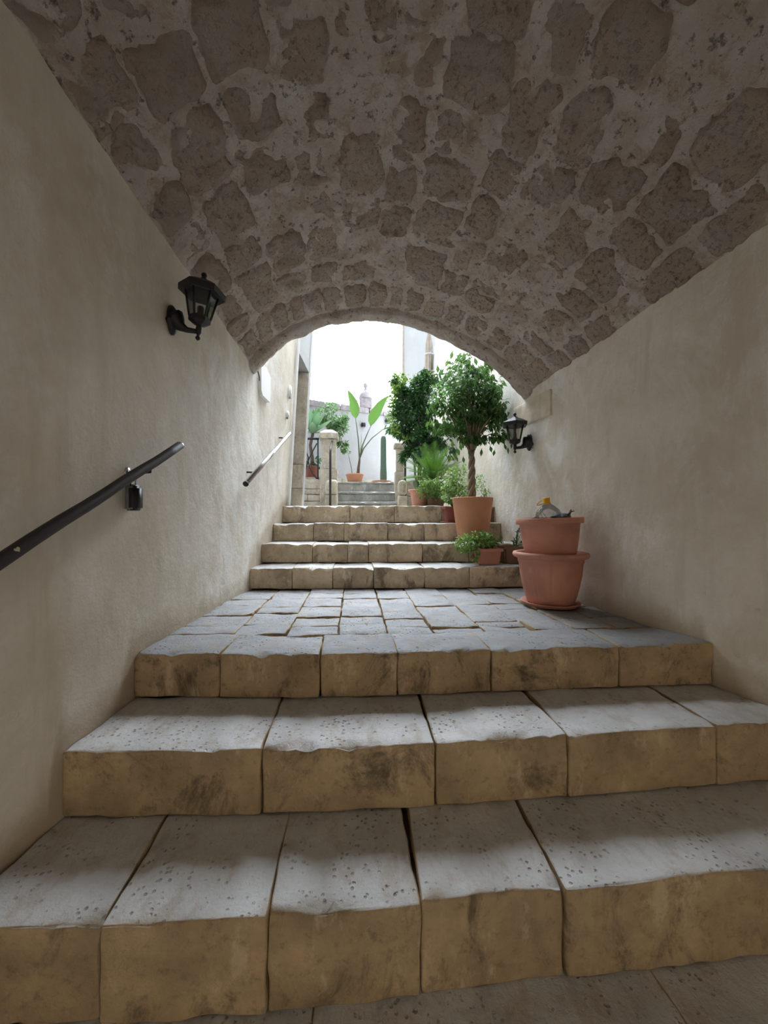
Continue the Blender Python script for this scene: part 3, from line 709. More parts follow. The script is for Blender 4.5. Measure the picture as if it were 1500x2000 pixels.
# ------------------------------------------------------------------ lanterns
def lantern(label, base, sgn, lean=0.0, ax=None, s=1.0, rot=0.0):
    """six-sided wall lantern; base = centre of the wall plate, sgn = direction away from the wall along x"""
    t = thing('wall_lantern', label, 'lamp', base)
    B = Vector(base)
    def P(d, z, y=0.0): return B + Vector((sgn * d * s, y * s, z * s))
    # plate: tall oval against the wall, tapering to the foot
    g = G(); n = 20; rows = []
    for (off, k) in ((0.0, 1.0), (0.012, 1.0), (0.022, 0.82), (0.026, 0.45)):
        for i in range(n):
            an = 2 * math.pi * i / n; zz = math.sin(an); yy = math.cos(an)
            wd = 0.048 * (1 - 0.35 * max(0, -zz)); rows.append(P(off, 0.075 * zz * k, wd * yy * k))
    f = [(j * n + i, j * n + (i + 1) % n, (j + 1) * n + (i + 1) % n, (j + 1) * n + i) for j in range(3) for i in range(n)] + [tuple(3 * n + i for i in range(n))]
    g.add(rows, f); g.build('wall_plate', 'black', t)
    D = 0.135
    g = G(); g.tube([P(0.015, 0.01), P(0.03, -0.006), P(0.05, -0.03), P(0.08, -0.045), P(D, -0.052)], [0.055 * s, 0.042 * s, 0.024 * s, 0.014 * s, 0.011 * s], 12); g.build('arm', 'black', t)
    M = Matrix.Translation(P(D, -0.052)) @ Matrix.Rotation(lean, 4, 'Y') @ Matrix.Rotation(rot, 4, 'Z') @ Matrix.Scale(s, 4)
    def hexr(r, z): return [M @ Vector((r * math.cos(math.pi / 3 * i), r * math.sin(math.pi / 3 * i), z)) for i in range(6)]
    g = G(); g.lathe([(0.003, -0.045), (0.011, -0.038), (0.012, -0.030), (0.006, -0.022), (0.009, -0.012), (0.014, -0.004), (0.014, 0.02), (0.011, 0.04)], (0, 0, 0), 12, M); g.build('finial_drop', 'black', t)
    def hexsolid(rs): 
        gg = G(); v = []
        for r, z in rs: v += hexr(r, z)
        m = len(rs); f = [(i * 6 + k, i * 6 + (k + 1) % 6, (i + 1) * 6 + (k + 1) % 6, (i + 1) * 6 + k) for i in range(m - 1) for k in range(6)]
        f += [tuple(range(5, -1, -1)), tuple((m - 1) * 6 + k for k in range(6))]; gg.add(v, f); return gg
    zb, zt, rb, rt = 0.072, 0.20, 0.050, 0.078
    hexsolid([(0.013, 0.03), (0.047, 0.045), (0.052, 0.05), (0.053, zb)]).build('cup', 'black', t, False)
    rf = hexsolid([(0.074, zt - 0.006), (0.110, zt - 0.012), (0.112, zt + 0.018), (0.06, zt + 0.048), (0.034, zt + 0.058), (0.026, zt + 0.066)]).build('roof', 'black', t, False)
    g = G(); g.lathe([(0.024, zt + .06), (0.018, zt + .072), (0.008, zt + .078), (0.013, zt + .088), (0.014, zt + .095), (0.010, zt + .103), (0.002, zt + .107)], (0, 0, 0), 12, M); g.build('knob', 'black', rf)
    lo, hi = hexr(rb, zb), hexr(rt, zt)
    for k in range(6):
        g = G(); g.tube([lo[k], hi[k]], 0.0052 * s, 6); g.build('glazing_bar', 'black', t)
    ctr = M @ Vector((0, 0, 0.13))
    for k in range(6):
        a, b, c_, d = lo[k], lo[(k + 1) % 6], hi[(k + 1) % 6], hi[k]
        q_ = [p + (ctr - p) * 0.03 for p in (a, b, c_, d)]
        obj('glass_pane', q_, [(0, 1, 2, 3)], 'glass', t, False)
    g = G(); g.lathe([(0.02, zb), (0.02, zb + 0.02), (0.016, zb + 0.022), (0.017, zb + 0.05), (0.012, zb + 0.058)], (0, 0, 0), 14, M); g.build('bulb_holder', 'bulb', t)
    return t
lantern('black hexagonal wall lantern on the left plaster wall', (-0.925, 2.02, 1.588), 1, 0.09, s=1.0, rot=0.35)
lantern('black hexagonal wall lantern on the right wall beside the ficus', (at(1035, 864, 3.16).x, 3.16, at(1036, 864, 3.16).z), -1, 0.0, s=0.98, rot=0.2)

# ------------------------------------------------------------------ handrails
def wallL(Y, z, d): 
    x = pw(LF, Y)
    if Y < YA:
        sp = spring_l(Y); tt = min(1, max(0, z / sp.z)); x = x + (sp.x + 0.02 - x) * tt ** 2
    else: x += LEAN(Y, z)
    return Vector((x + d, Y, z))
t = thing('handrail', 'long black tubular handrail on the left wall, lower one', 'handrail', (-0.92, 1.5, 0.7))
A0, A1 = at(0, 1095, 1.06), at(351, 871, 1.93)
dirv = (A1 - A0)
A0 = A0 - dirv * 0.35
print('rail', A0, A1, wallL(A1.y, A1.z, 0), wallL(1.06, 0.4, 0))
g = G(); g.tube([A0.lerp(A1, k / 12) + Vector((0, 0, 0.002 * math.sin(k * 1.7))) for k in range(13)], 0.0195, 16); g.build('rail', 'railblack', t)
g = G(); g.tube([A1, A1 + dirv.normalized() * 0.006], 0.0185, 16); g.build('end_cap', 'steel', t)
for f_ in (0.80, 0.12):
    Q = A0.lerp(A1, f_); W = wallL(Q.y, Q.z, 0)
    g = G(); g.tube([Q, Q + Vector((0, 0, -0.03)), Vector((W.x + 0.03, Q.y, Q.z - 0.035)), Vector((W.x, Q.y, Q.z - 0.035))], 0.007, 8)
    br = g.build('bracket', 'railblack', t)
    g = G(); g.lathe([(0.024, 0), (0.024, 0.005), (0.01, 0.008)], (W.x + 0.001, Q.y, Q.z - 0.035), 14, Matrix.Rotation(math.pi / 2, 4, 'Y')); g.build('rose', 'steel', br)
Qs = A0.lerp(A1, 0.245)
heart = at(21, 1083, A0.lerp(A1, 0.29).y)
g = G(); hp = []
for k in range(20):
    an = 2 * math.pi * k / 20
    hx = 16 * math.sin(an) ** 3; hy = 13 * math.cos(an) - 5 * math.cos(2 * an) - 2 * math.cos(3 * an) - math.cos(4 * an)
    hp.append((hx / 16 * 0.008, hy / 16 * 0.008))
ax_ = dirv.normalized(); nrm = (Vector((0, 0, EZ)) - heart); nrm = (nrm - ax_ * nrm.dot(ax_)).normalized(); sd = nrm.cross(ax_)
axp = A0 + ax_ * (heart - A0).dot(ax_)
g.add([axp + nrm * (0.0203 - 0.5 * (b_ ** 2) / 0.0195) + ax_ * a_ + sd * b_ for a_, b_ in hp], [tuple(range(20))])
g.build('heart_sticker', plain('cream_sticker', (0.62, 0.58, 0.40), 0.5, 0.03, 8), t)
# key safe hung from the bracket
Q = A0.lerp(A1, 0.80); W = wallL(Q.y, Q.z, 0)
kc = Vector((W.x + 0.024, Q.y - 0.0, Q.z - 0.035))
t = thing('key_safe', 'small black key lock box hanging on the lower handrail bracket', 'lock box', (kc.x, kc.y, kc.z - 0.16))
def rbox(c, sx, sy, sz, r=0.006, bev=2):
    bm = bmesh.new(); bmesh.ops.create_cube(bm, size=1.0)
    for v in bm.verts: v.co = Vector((v.co.x * sx, v.co.y * sy, v.co.z * sz)) + Vector(c)
    bmesh.ops.bevel(bm, geom=list(bm.edges), offset=r, segments=bev, affect='EDGES'); return bm
obj_bm('body', rbox((kc.x, kc.y + 0.004, kc.z - 0.105), 0.040, 0.060, 0.110, 0.007), 'grey_plastic', t)
obj_bm('cover', rbox((kc.x + 0.012, kc.y - 0.004, kc.z - 0.107), 0.040, 0.060, 0.102, 0.010), 'black', t)
g = G(); g.tube([(kc.x, kc.y - 0.02, kc.z - 0.055)] + [(kc.x, kc.y - 0.02 * math.cos(a_), kc.z - 0.012 + 0.022 * math.sin(a_)) for a_ in np.linspace(0, math.pi, 9)] + [(kc.x, kc.y + 0.02, kc.z - 0.055)], 0.004, 8); g.build('shackle', 'steel', t)
# chrome rail
t = thing('handrail', 'short polished steel handrail on the left wall by the arch mouth', 'handrail', (-0.78, 3.6, 1.1))
C0, C1 = at(480, 945, 2.93), at(565, 847, 4.15)
print('chrome', C0, wallL(2.93, C0.z, 0), C1, wallL(4.15, C1.z, 0))
g = G(); g.tube([C0, C1], 0.021, 16); g.build('rail', 'steel', t)
g = G(); g.tube([C0 - (C1 - C0).normalized() * 0.004, C0 + (C1 - C0).normalized() * 0.002], 0.0215, 16); g.build('end_cap', 'black', t)
for f_ in (0.17, 0.88):
    Q = C0.lerp(C1, f_); W = wallL(Q.y, Q.z + 0.0, 0)
    g = G(); g.tube([Q, (W.x - 0.01, Q.y, Q.z + 0.002)], 0.007, 8); g.build('bracket', 'black', t)

# meter box panel, little junction boxes, cable on the left wall
pc = wallL(3.55, 1.80, 0); 
t = thing('meter_box', 'white meter box door on the left wall just past the arch', 'box', (pc.x, 3.55, 1.69))
z0, z1 = at(690, 784, 3.52).z, at(690, 722, 3.5).z
g = G(); ya, yb = 3.40, 3.62
pts = [(ya, z0 + .05), (ya + .03, z0 + 0.01), (yb, z0), (yb, z1 - .05), (ya + .12, z1), (ya, z1)]
V = [wallL(y, z, -0.01) for y, z in pts] + [wallL(y, z, 0.03) for y, z in pts]; k = len(pts)
g.add(V, [tuple(range(k, 2 * k))] + [(i, (i + 1) % k, k + (i + 1) % k, k + i) for i in range(k)]); g.build('box_door', 'sign', t, False)
for (nm, py0, py1, Y, lab) in (('junction_box', 757, 779, 4.25, 'upper small grey junction box beside the white drain pipe'), ('junction_box', 806, 818, 4.2, 'lower tiny grey junction box beside the white drain pipe')):
    za, zb = at(690, py1, Y).z, at(690, py0, Y).z; W = wallL(Y, za, 0)
    t = thing(nm, lab, 'box', (W.x, Y, za))
    obj_bm('casing', rbox((W.x + 0.012, Y, (za + zb) / 2), 0.04, 0.05, zb - za, 0.004), 'whitepaint', t)
    g = G(); g.tube([(W.x + .016, Y - .0, za - 0.016), (W.x + .016, Y, za + 0.004)], 0.010, 10); g.build('cable_gland', 'grey_plastic', t)
t = thing('cable', 'short dark cable dangling under the left foot of the vault', 'cable', (-0.8, 3.3, 1.7))
g = G(); g.tube([wallL(3.30, 1.87, 0.02), wallL(3.31, 1.83, 0.025), wallL(3.34, 1.79, 0.03), wallL(3.37, 1.765, 0.022)], 0.005, 6); g.build('wire', 'black', t)

# ------------------------------------------------------------------ pots
def pot(name, label, c, prof, m, n=40, soil=None, group=None, mod=None, tiltM=None):
    t = thing(name, label, 'pot', c, group)
    g = G(); g.lathe(prof, c, n, tiltM, mod); g.build('pot_body', m, t)
    if soil:
        r_, z_ = soil; g = G(); g.lathe([(r_, z_ - .02), (r_, z_), (r_ * 0.5, z_ + 0.008), (0.001, z_ + 0.01)], c, 20, tiltM); g.build('soil', 'soil', t)
    return t
def flat_rim(rb, rt, h, rim=0.03, over=0.012, wall=0.012):
    return [(rb, 0), (rb + .004, .004), (rt, h - rim), (rt + over, h - rim), (rt + over, h), (rt + over - wall, h), (rt - wall, h - rim), (rt - wall, h - 0.05)]
LP = Vector((1.325, 2.50, 0.0))
t = pot('flower_pot', 'large fluted terracotta pot with thick rolled rim, lower of the stack', LP + Vector((0, 0, 0.016)),
        [(0.138, 0), (0.147, 0.006), (0.160, 0.05), (0.177, 0.12), (0.191, 0.19), (0.202, 0.272), (0.207, 0.274), (0.208, 0.298), (0.222, 0.300), (0.236, 0.308), (0.242, 0.322), (0.236, 0.336), (0.222, 0.340), (0.208, 0.332), (0.196, 0.30), (0.19, 0.20)],
        'terracotta', 96, (0.187, 0.21), mod=lambda r, z, a: r + (0.0035 * math.cos(a * 36) if 0.03 < z < 0.265 and r > 0.15 else 0))
t2 = thing('pot_saucer', 'shallow terracotta saucer under the big stacked pots', 'saucer', LP)
g = G(); g.lathe([(0.155, 0.002), (0.172, 0.004), (0.186, 0.022), (0.190, 0.026), (0.184, 0.028), (0.168, 0.014), (0.001, 0.012)], LP, 48); g.build('dish', 'terracotta', t2)
UP = LP + Vector((0.005, 0.0, 0.225))
TM = Matrix.Rotation(R(-2.2), 4, 'Y')
def sq(r, z, a):                                 # slightly squared body
    return r * (1 + 0.045 * abs(math.sin(2 * a)) ** 1.5)
t = pot('flower_pot', 'square-shouldered terracotta pot stacked inside the large fluted pot', UP,
        [(0.112, 0), (0.122, 0.01), (0.150, 0.09), (0.173, 0.22), (0.184, 0.318), (0.202, 0.320), (0.205, 0.326), (0.206, 0.356), (0.202, 0.360), (0.190, 0.360), (0.182, 0.35), (0.174, 0.30)],
        'terracotta', 64, (0.176, 0.335), mod=sq, tiltM=TM)
# clear bottle with yellow cap
BC = UP + Vector((-0.035, -0.045, 0.345))
t = thing('plastic_bottle', 'clear plastic water bottle with yellow cap in the top pot', 'bottle', BC)
BM_ = Matrix.Rotation(R(-8), 4, 'Y') 
g = G(); g.lathe([(0.082, -0.03), (0.087, 0.0), (0.085, 0.03), (0.072, 0.06), (0.050, 0.085), (0.030, 0.102), (0.022, 0.112), (0.021, 0.124)], BC, 32, BM_, lambda r, z, a: r * (1 + (0.02 * math.cos(6 * a) if z < 0.06 else 0))); g.build('bottle_body', 'pet', t)
g = G(); g.lathe([(0.026, 0.108), (0.027, 0.112), (0.024, 0.114), (0.0235, 0.146), (0.020, 0.149), (0.001, 0.149)], BC, 24, BM_, lambda r, z, a: r * (1 + (0.03 * math.cos(24 * a) if 0.115 < z < 0.146 else 0))); g.build('cap', 'yellow', t)
g = G(); hp = [BM_ @ Vector(q_) + BC for q_ in ((-0.020, 0.006, 0.135), (-0.045, 0.004, 0.128), (-0.066, 0.0, 0.113), (-0.068, -0.002, 0.107), (-0.05, -0.004, 0.107), (-0.022, -0.006, 0.112))]
g.tube(hp, 0.0035, 8); g.build('handle', 'yellow', t)
# crumpled dark bag and dry twigs in the top pot
t = thing('crumpled_bag', 'crumpled dark grey plastic bag beside the clear bottle', 'bag', UP + Vector((0.09, 0, 0.34)))
V = []; F = []; n1, n2 = 26, 14
for j in range(n2 + 1):
    for i in range(n1):
        th = math.pi * j / n2; ph = 2 * math.pi * i / n1
        d_ = Vector((math.sin(th) * math.cos(ph), math.sin(th) * math.sin(ph), math.cos(th)))
        rr = 1 + 0.35 * fbm(d_, 2.2, 4, 3.0)
        V.append(UP + Vector((0.085 + d_.x * 0.065 * rr, 0.02 + d_.y * 0.07 * rr, 0.362 + d_.z * 0.026 * rr)))
for j in range(n2):
    for i in range(n1): F.append((j * n1 + i, j * n1 + (i + 1) % n1, (j + 1) * n1 + (i + 1) % n1, (j + 1) * n1 + i))
obj('bag_film', V, F, 'bag', t)
g = G(); g.tube([UP + Vector((0.11, -.02, 0.375)), UP + Vector((0.128, -.03, 0.40)), UP + Vector((0.15, -.03, 0.405))], [0.01, 0.006, 0.003], 6); g.tube([UP + Vector((0.12, -.02, 0.38)), UP + Vector((0.128, -.03, 0.415))], [0.008, 0.004], 6); g.build('bag_knot', 'bag', t)
t = thing('dry_twigs', 'few dry twigs at the left rim of the top pot', 'twigs', UP + Vector((-0.12, -0.06, 0.34)))
for a_ in range(4):
    g = G(); b0 = UP + Vector((-0.17 + 0.02 * a_, -0.07, 0.352)); g.tube([b0, b0 + Vector((0.02 + .01 * a_, 0.0, 0.006)), b0 + Vector((0.05 - .012 * a_, 0.01, 0.018 + 0.012 * a_))], [0.003, 0.0025, 0.0015], 5); g.build('twig', 'twig', t)

# ------------------------------------------------------------------ plants
def leafmesh(name, pts, dirs, sizes, m, parent, wide=0.42, kind='stuff', fold=0.12, droop=0.25):
    V = np.zeros((len(pts) * 6, 3)); F = []
    for k, (p, d, s_) in enumerate(zip(pts, dirs, sizes)):
        d = Vector(d).normalized(); a = Vector((random.uniform(-1, 1), random.uniform(-1, 1), random.uniform(0.2, 1.4)))
        sd = d.cross(a)
        if sd.length < 1e-3: sd = d.cross(Vector((1, 0, 0)))
        sd.normalize(); up = sd.cross(d)
        p = Vector(p); wd = s_ * wide
        o = k * 6
        V[o] = p; V[o + 1] = p + d * s_ * 0.38 + sd * wd * 0.5 + up * s_ * fold; V[o + 2] = p + d * s_ * 0.38 - sd * wd * 0.5 + up * s_ * fold
        V[o + 3] = p + d * s_ * 0.45; V[o + 4] = p + d * s_ - up * s_ * droop; V[o + 5] = p + d * s_ * 0.75 - up * s_ * droop * 0.3
        F += [(o, o + 3, o + 1), (o, o + 2, o + 3), (o + 1, o + 3, o + 4), (o + 3, o + 2, o + 4)]
    o = obj(name, V, F, m, parent, False)
    if kind: o['kind'] = kind
    return o
def rnd3(): 
    while True:
        v = Vector((random.uniform(-1, 1), random.uniform(-1, 1), random.uniform(-1, 1)))
        if 0.01 < v.length < 1: return v
def grow(starts, target, nseg=5, wob=0.15):
    p, e = Vector(starts), Vector(target); out = [p]
    for k in range(1, nseg + 1):
        f = k / nseg; q = p.lerp(e, f); q.z += (e - p).length * 0.12 * math.sin(math.pi * f)
        q += rnd3() * wob * (e - p).length * 0.25 * (1 - 0.3 * f); out.append(q)
    return out
def bushy(parent, root, blobs, nleaf, size, m, twig='bark', wide=0.42, tw_r=0.006, droop=0.25, hang=0.3, fname='foliage', clip=None, nb=14):
    """branches from root into ellipsoid blobs, twigs carrying leaves"""
    g = G(); pts, dirs, sz = [], [], []
    tot = sum(b[2] for b in blobs)
    for (c, rad, wgt) in blobs:
        c = Vector(c); nbr = max(2, int(nb * wgt / tot))
        for b in range(nbr):
            v = rnd3(); v = v.normalized() * (v.length ** 0.5)
            e = c + Vector((v.x * rad[0], v.y * rad[1], v.z * rad[2])); path = grow(root, e)
            if clip and clip(e): continue
            g.tube(path, [tw_r * (1 - 0.75 * k / 5) for k in range(6)], 5, False)
            nl = int(nleaf * wgt / tot / nbr)
            for k in range(nl):
                f = random.uniform(0.0, 1.0) ** 0.6
                i = min(4, int(f * 5)); q = path[i].lerp(path[i + 1], f * 5 - i)
                if f < 0.45 : q = e
                o_ = rnd3(); q = q + Vector((o_.x * rad[0], o_.y * rad[1], o_.z * rad[2])) * 0.42
                rel = Vector(((q.x - c.x) / rad[0], (q.y - c.y) / rad[1], (q.z - c.z) / rad[2]))
                if rel.length > 1.12: q = c + Vector((rel.x * rad[0], rel.y * rad[1], rel.z * rad[2])) * (random.uniform(0.85, 1.1) / rel.length)
                if clip and clip(q): continue
                d = (q - c).normalized() * 0.8 + rnd3() * 0.9 + Vector((0, 0, -hang))
                pts.append(q); dirs.append(d); sz.append(size * random.uniform(0.65, 1.2))
    tg = g.build('twigs', twig, parent)
    return leafmesh(fname, pts, dirs, sz, m, parent, wide, droop=droop)
def clipr(q): return q.x > pw(RF, q.y) - 0.03
def clipw(q): return q.x > pw(RF, q.y) - 0.02 or (q.y < 3.30 and q.z > 1.1 and q.z > vault(0.85, 3.2).z - 0.0)

# --- ficus with braided trunk in the big terracotta pot
FP = Vector((at(923, 1000, 3.615).x, 3.615, 0.350))
tf = thing('ficus_tree', 'green ficus tree with braided trunk in large terracotta pot on the steps', 'tree', FP)
HP = 0.425
g = G(); g.lathe([(0.128, 0), (0.135, 0.006), (0.165, 0.2), (0.192, HP - 0.012), (0.195, HP - 0.004), (0.190, HP), (0.180, HP - 0.004), (0.175, HP - 0.06)], FP, 48); g.build('pot_body', 'terracotta_b', tf)
g = G(); g.lathe([(0.176, HP - .06), (0.176, HP - .04), (0.001, HP - .03)], FP, 24); g.build('soil', 'soil', tf)
T0 = FP + Vector((-0.005, 0, HP - 0.04)); T1 = at(921, 880, 3.68)
for k in range(3):
    g = G(); P_ = []
    for i in range(25):
        f = i / 24; an = f * 2 * math.pi * 1.6 + k * 2 * math.pi / 3; rr = 0.020 * (1.15 - 0.35 * f)
        q = T0.lerp(T1, f); P_.append(q + Vector((math.cos(an) * rr, math.sin(an) * rr, 0)))
    g.tube(P_, [0.021 - 0.006 * i / 24 for i in range(25)], 8); g.build('trunk_strand', 'bark', tf)
crown = [(at(915, 765, 3.68), (0.29, 0.28, 0.28), 3.0), (at(962, 785, 3.72), (0.20, 0.24, 0.25), 2.2), (at(986, 785, 3.54), (0.13, 0.16, 0.19), 1.5), (at(895, 745, 3.7), (0.20, 0.24, 0.18), 1.2), (at(868, 800, 3.62), (0.17, 0.22, 0.20), 1.6), (at(920, 830, 3.66), (0.26, 0.24, 0.15), 1.6), (at(925, 708, 3.70), (0.17, 0.17, 0.12), 1.2), (at(962, 845, 3.66), (0.17, 0.16, 0.10), 0.7)]
for c_, r_, w_ in crown:
    e = grow(T1 + Vector((random.uniform(-.01, .01), 0, -0.03)), c_, 6, 0.25)
    g = G(); g.tube(e, [0.013 - 0.0016 * i for i in range(7)], 6); g.build('branch', 'bark', tf)
bushy(tf, T1, crown, 4700, 0.060, 'ficus', wide=0.5, droop=0.3, hang=0.75, clip=clipw, nb=46)
# hanging sprays low on the right, single leaves that stand out
lm = None
sp = [(985, 868), (1000, 866), (972, 858), (992, 874), (958, 872), (966, 880), (1004, 874), (941, 878), (905, 893), (893, 876), (884, 862), (1010, 872), (948, 852), (930, 858), (915, 880), (899, 868), (890, 890), (980, 852), (852, 802), (843, 822), (838, 828), (846, 836), (858, 836), (866, 812), (834, 800), (850, 818), (884, 688), (897, 696), (907, 690), (915, 702), (890, 712), (880, 726), (875, 705), (928, 700), (870, 732), (862, 722), (855, 715), (905, 722), (935, 715), (945, 722)]
for k, (x_, y_) in enumerate(sp):
    Y_ = 3.62 + random.uniform(-0.16, 0.1); p = at(x_, y_, Y_)
    if clipw(p): continue
    d = Vector((random.uniform(-.5, .5), random.uniform(-.3, .3), -1)).normalized()
    s_ = random.uniform(0.055, 0.075)
    a = Vector((random.uniform(-.6, .6), -1, random.uniform(-.2, .2))); sd = d.cross(a).normalized(); up = sd.cross(d)
    wd = s_ * 0.52
    q = [p, p + d * s_ * .2 + sd * wd * .36, p + d * s_ * .5 + sd * wd * .5, p + d * s_ * .8 + sd * wd * .22, p + d * s_ * 1.02, p + d * s_ * .8 - sd * wd * .22, p + d * s_ * .5 - sd * wd * .5, p + d * s_ * .2 - sd * wd * .36, p + d * s_ * .35 - up * .004, p + d * s_ * .7 - up * .006, p - d * 0.02 + up * .004]
    obj('leaf', q, [(0, 8, 1), (1, 8, 2), (2, 8, 9), (2, 9, 3), (3, 9, 4), (4, 9, 5), (5, 9, 6), (6, 9, 8), (6, 8, 7), (7, 8, 0), (0, 10, 1)], random.choice(['ficus', 'ficus', 'yellowleaf']) if x_ < 900 else 'ficus', tf, False)

# --- dark bush behind the right pier
BB = at(822, 985, 5.95); BB.z = ZU
tb = thing('large_bush', 'large dark leafy bush behind the right gate pier', 'bush', BB)
g = G()
for k in range(6): g.tube(grow(BB + Vector((random.uniform(-.05, .05), random.uniform(-.05, .05), 0)), at(795 + 14 * k, 850, 5.9 + 0.06 * k), 6, 0.1), [0.022 - 0.0022 * i for i in range(7)], 6)
g.build('stems', 'darkbark', tb)
bl_ = [(at(808, 790, 5.95), (0.33, 0.32, 0.38), 3.0), (at(792, 745, 5.95), (0.22, 0.25, 0.15), 1.3), (at(822, 748, 5.95), (0.20, 0.25, 0.15), 1.2), (at(843, 775, 5.9), (0.28, 0.3, 0.36), 2.2), (at(788, 825, 5.9), (0.24, 0.28, 0.28), 1.8), (at(822, 865, 5.85), (0.30, 0.28, 0.24), 1.9), (at(850, 850, 5.9), (0.22, 0.25, 0.28), 1.8), (at(806, 895, 5.85), (0.16, 0.2, 0.14), 0.7), (at(866, 868, 5.5), (0.20, 0.22, 0.26), 1.4), (at(835, 893, 5.6), (0.26, 0.2, 0.14), 1.0)]
bushy(tb, at(815, 860, 5.9), bl_, 7500, 0.085, 'darkleaf', twig='darkbark', wide=0.45, hang=0.4, nb=60, clip=clipr)
pts, dirs, sz = [], [], []
for k in range(260):
    y_ = random.uniform(733, 860); x_ = random.uniform(-4, 14) + (780 - 20 * math.sin((y_ - 735) / 130 * math.pi)) + (14 if y_ > 850 else 0); p = at(x_, y_, 5.72 + random.uniform(-.1, .2)); pts.append(p); dirs.append(rnd3() + Vector((-.4, -.2, -.1))); sz.append(random.uniform(.05, .085))
for k in range(90):
    x_ = random.uniform(770, 850); p = at(x_, 738 + random.uniform(-8, 14), 5.8); pts.append(p); dirs.append(rnd3() + Vector((0, -.2, .6))); sz.append(random.uniform(.05, .08))
leafmesh('young_foliage', pts, dirs, sz, 'yellowleaf', tb)

# --- sago palm
SPc = at(846, 938, 4.98)
ts = thing('sago_palm', 'sago palm with arching feather fronds above the small pots', 'palm', (SPc.x, SPc.y, ZU))
g = G(); g.lathe([(0.13, ZU), (0.165, ZU + 0.22), (0.175, ZU + 0.22), (0.175, ZU + 0.25), (0.155, ZU + 0.25), (0.15, ZU + 0.2), (0.001, ZU + .2)], (SPc.x, SPc.y, 0), 32); g.build('pot_body', 'brown_pot', ts)
g = G(); g.lathe([(0.07, ZU + 0.2), (0.085, ZU + .3), (0.06, SPc.z - 0.0), (0.01, SPc.z + 0.03)], (SPc.x, SPc.y, 0), 16); g.build('trunk', 'darkbark', ts)
for k in range(46):
    an = k * 2.399; el = R(random.uniform(8, 72)); Lf = random.uniform(0.40, 0.60)
    d = Vector((math.cos(an) * math.cos(el), math.sin(an) * math.cos(el) * 0.8, math.sin(el)))
    if d.x > 0: Lf = min(Lf, (pw(RF, SPc.y) - 0.05 - SPc.x) / max(d.x, 0.05))
    if Lf < 0.2: continue
    N = 9; P_ = [SPc + d * Lf * f - Vector((0, 0, 1)) * (Lf * 0.26 * (1 - el / 1.9)) * f * f for f in np.linspace(0, 1, N)]
    g = G(); g.tube(P_, [0.005 - 0.0004 * i for i in range(N)], 4, False)
    for i in range(34):
        f = 0.12 + 0.88 * i / 34; ii = min(N - 2, int(f * (N - 1))); q = P_[ii].lerp(P_[ii + 1], f * (N - 1) - ii)
        tg = (P_[ii + 1] - P_[ii]).normalized(); sd = tg.cross(Vector((0, 0, 1))).normalized(); uu = sd.cross(tg)
        ll = 0.11 * math.sin(math.pi * min(1, 0.12 + f * 0.86)) + 0.02
        for s_ in (-1, 1):
            e = q + sd * s_ * ll * 0.75 + tg * ll * 0.55 + uu * ll * 0.28
            wv = tg * 0.0036
            g.add([q - wv, q + wv, e], [(0, 1, 2)])
    g.build('frond', 'palm', ts, False)

# --- rim pot at the left with grassy plant
RP = at(820, 985, 4.72); RP.z = ZU
tr_ = thing('potted_grass', 'tall terracotta pot with wide rim holding dark grassy leaves', 'plant', RP)
g = G(); g.lathe([(0.085, 0), (0.092, 0.006), (0.118, 0.17), (0.122, 0.185), (0.14, 0.188), (0.148, 0.20), (0.145, 0.215), (0.125, 0.217), (0.11, 0.2), (0.105, 0.15)], RP, 36); g.build('pot_body', 'terracotta', tr_)
g = G(); g.lathe([(0.112, .17), (0.112, .185), (0.001, .19)], RP, 20); g.build('soil', 'soil', tr_)
g = G()
for k in range(46):
    an = random.uniform(0, 6.283); L_ = random.uniform(0.12, 0.24); b0 = RP + Vector((random.uniform(-.05, .05), random.uniform(-.05, .05), 0.185)); o_ = Vector((math.cos(an), math.sin(an), 0)); sd = Vector((-o_.y, o_.x, 0)) * 0.006
    p1 = b0 + o_ * L_ * .3 + Vector((0, 0, L_ * .7)); p2 = b0 + o_ * L_ * .75 + Vector((0, 0, L_ * .65))
    g.add([b0 - sd, b0 + sd, p1 + sd, p1 - sd, p2], [(0, 1, 2, 3), (3, 2, 4)])
fo = g.build('grass_leaves', 'darkleaf', tr_, False); fo['kind'] = 'stuff'
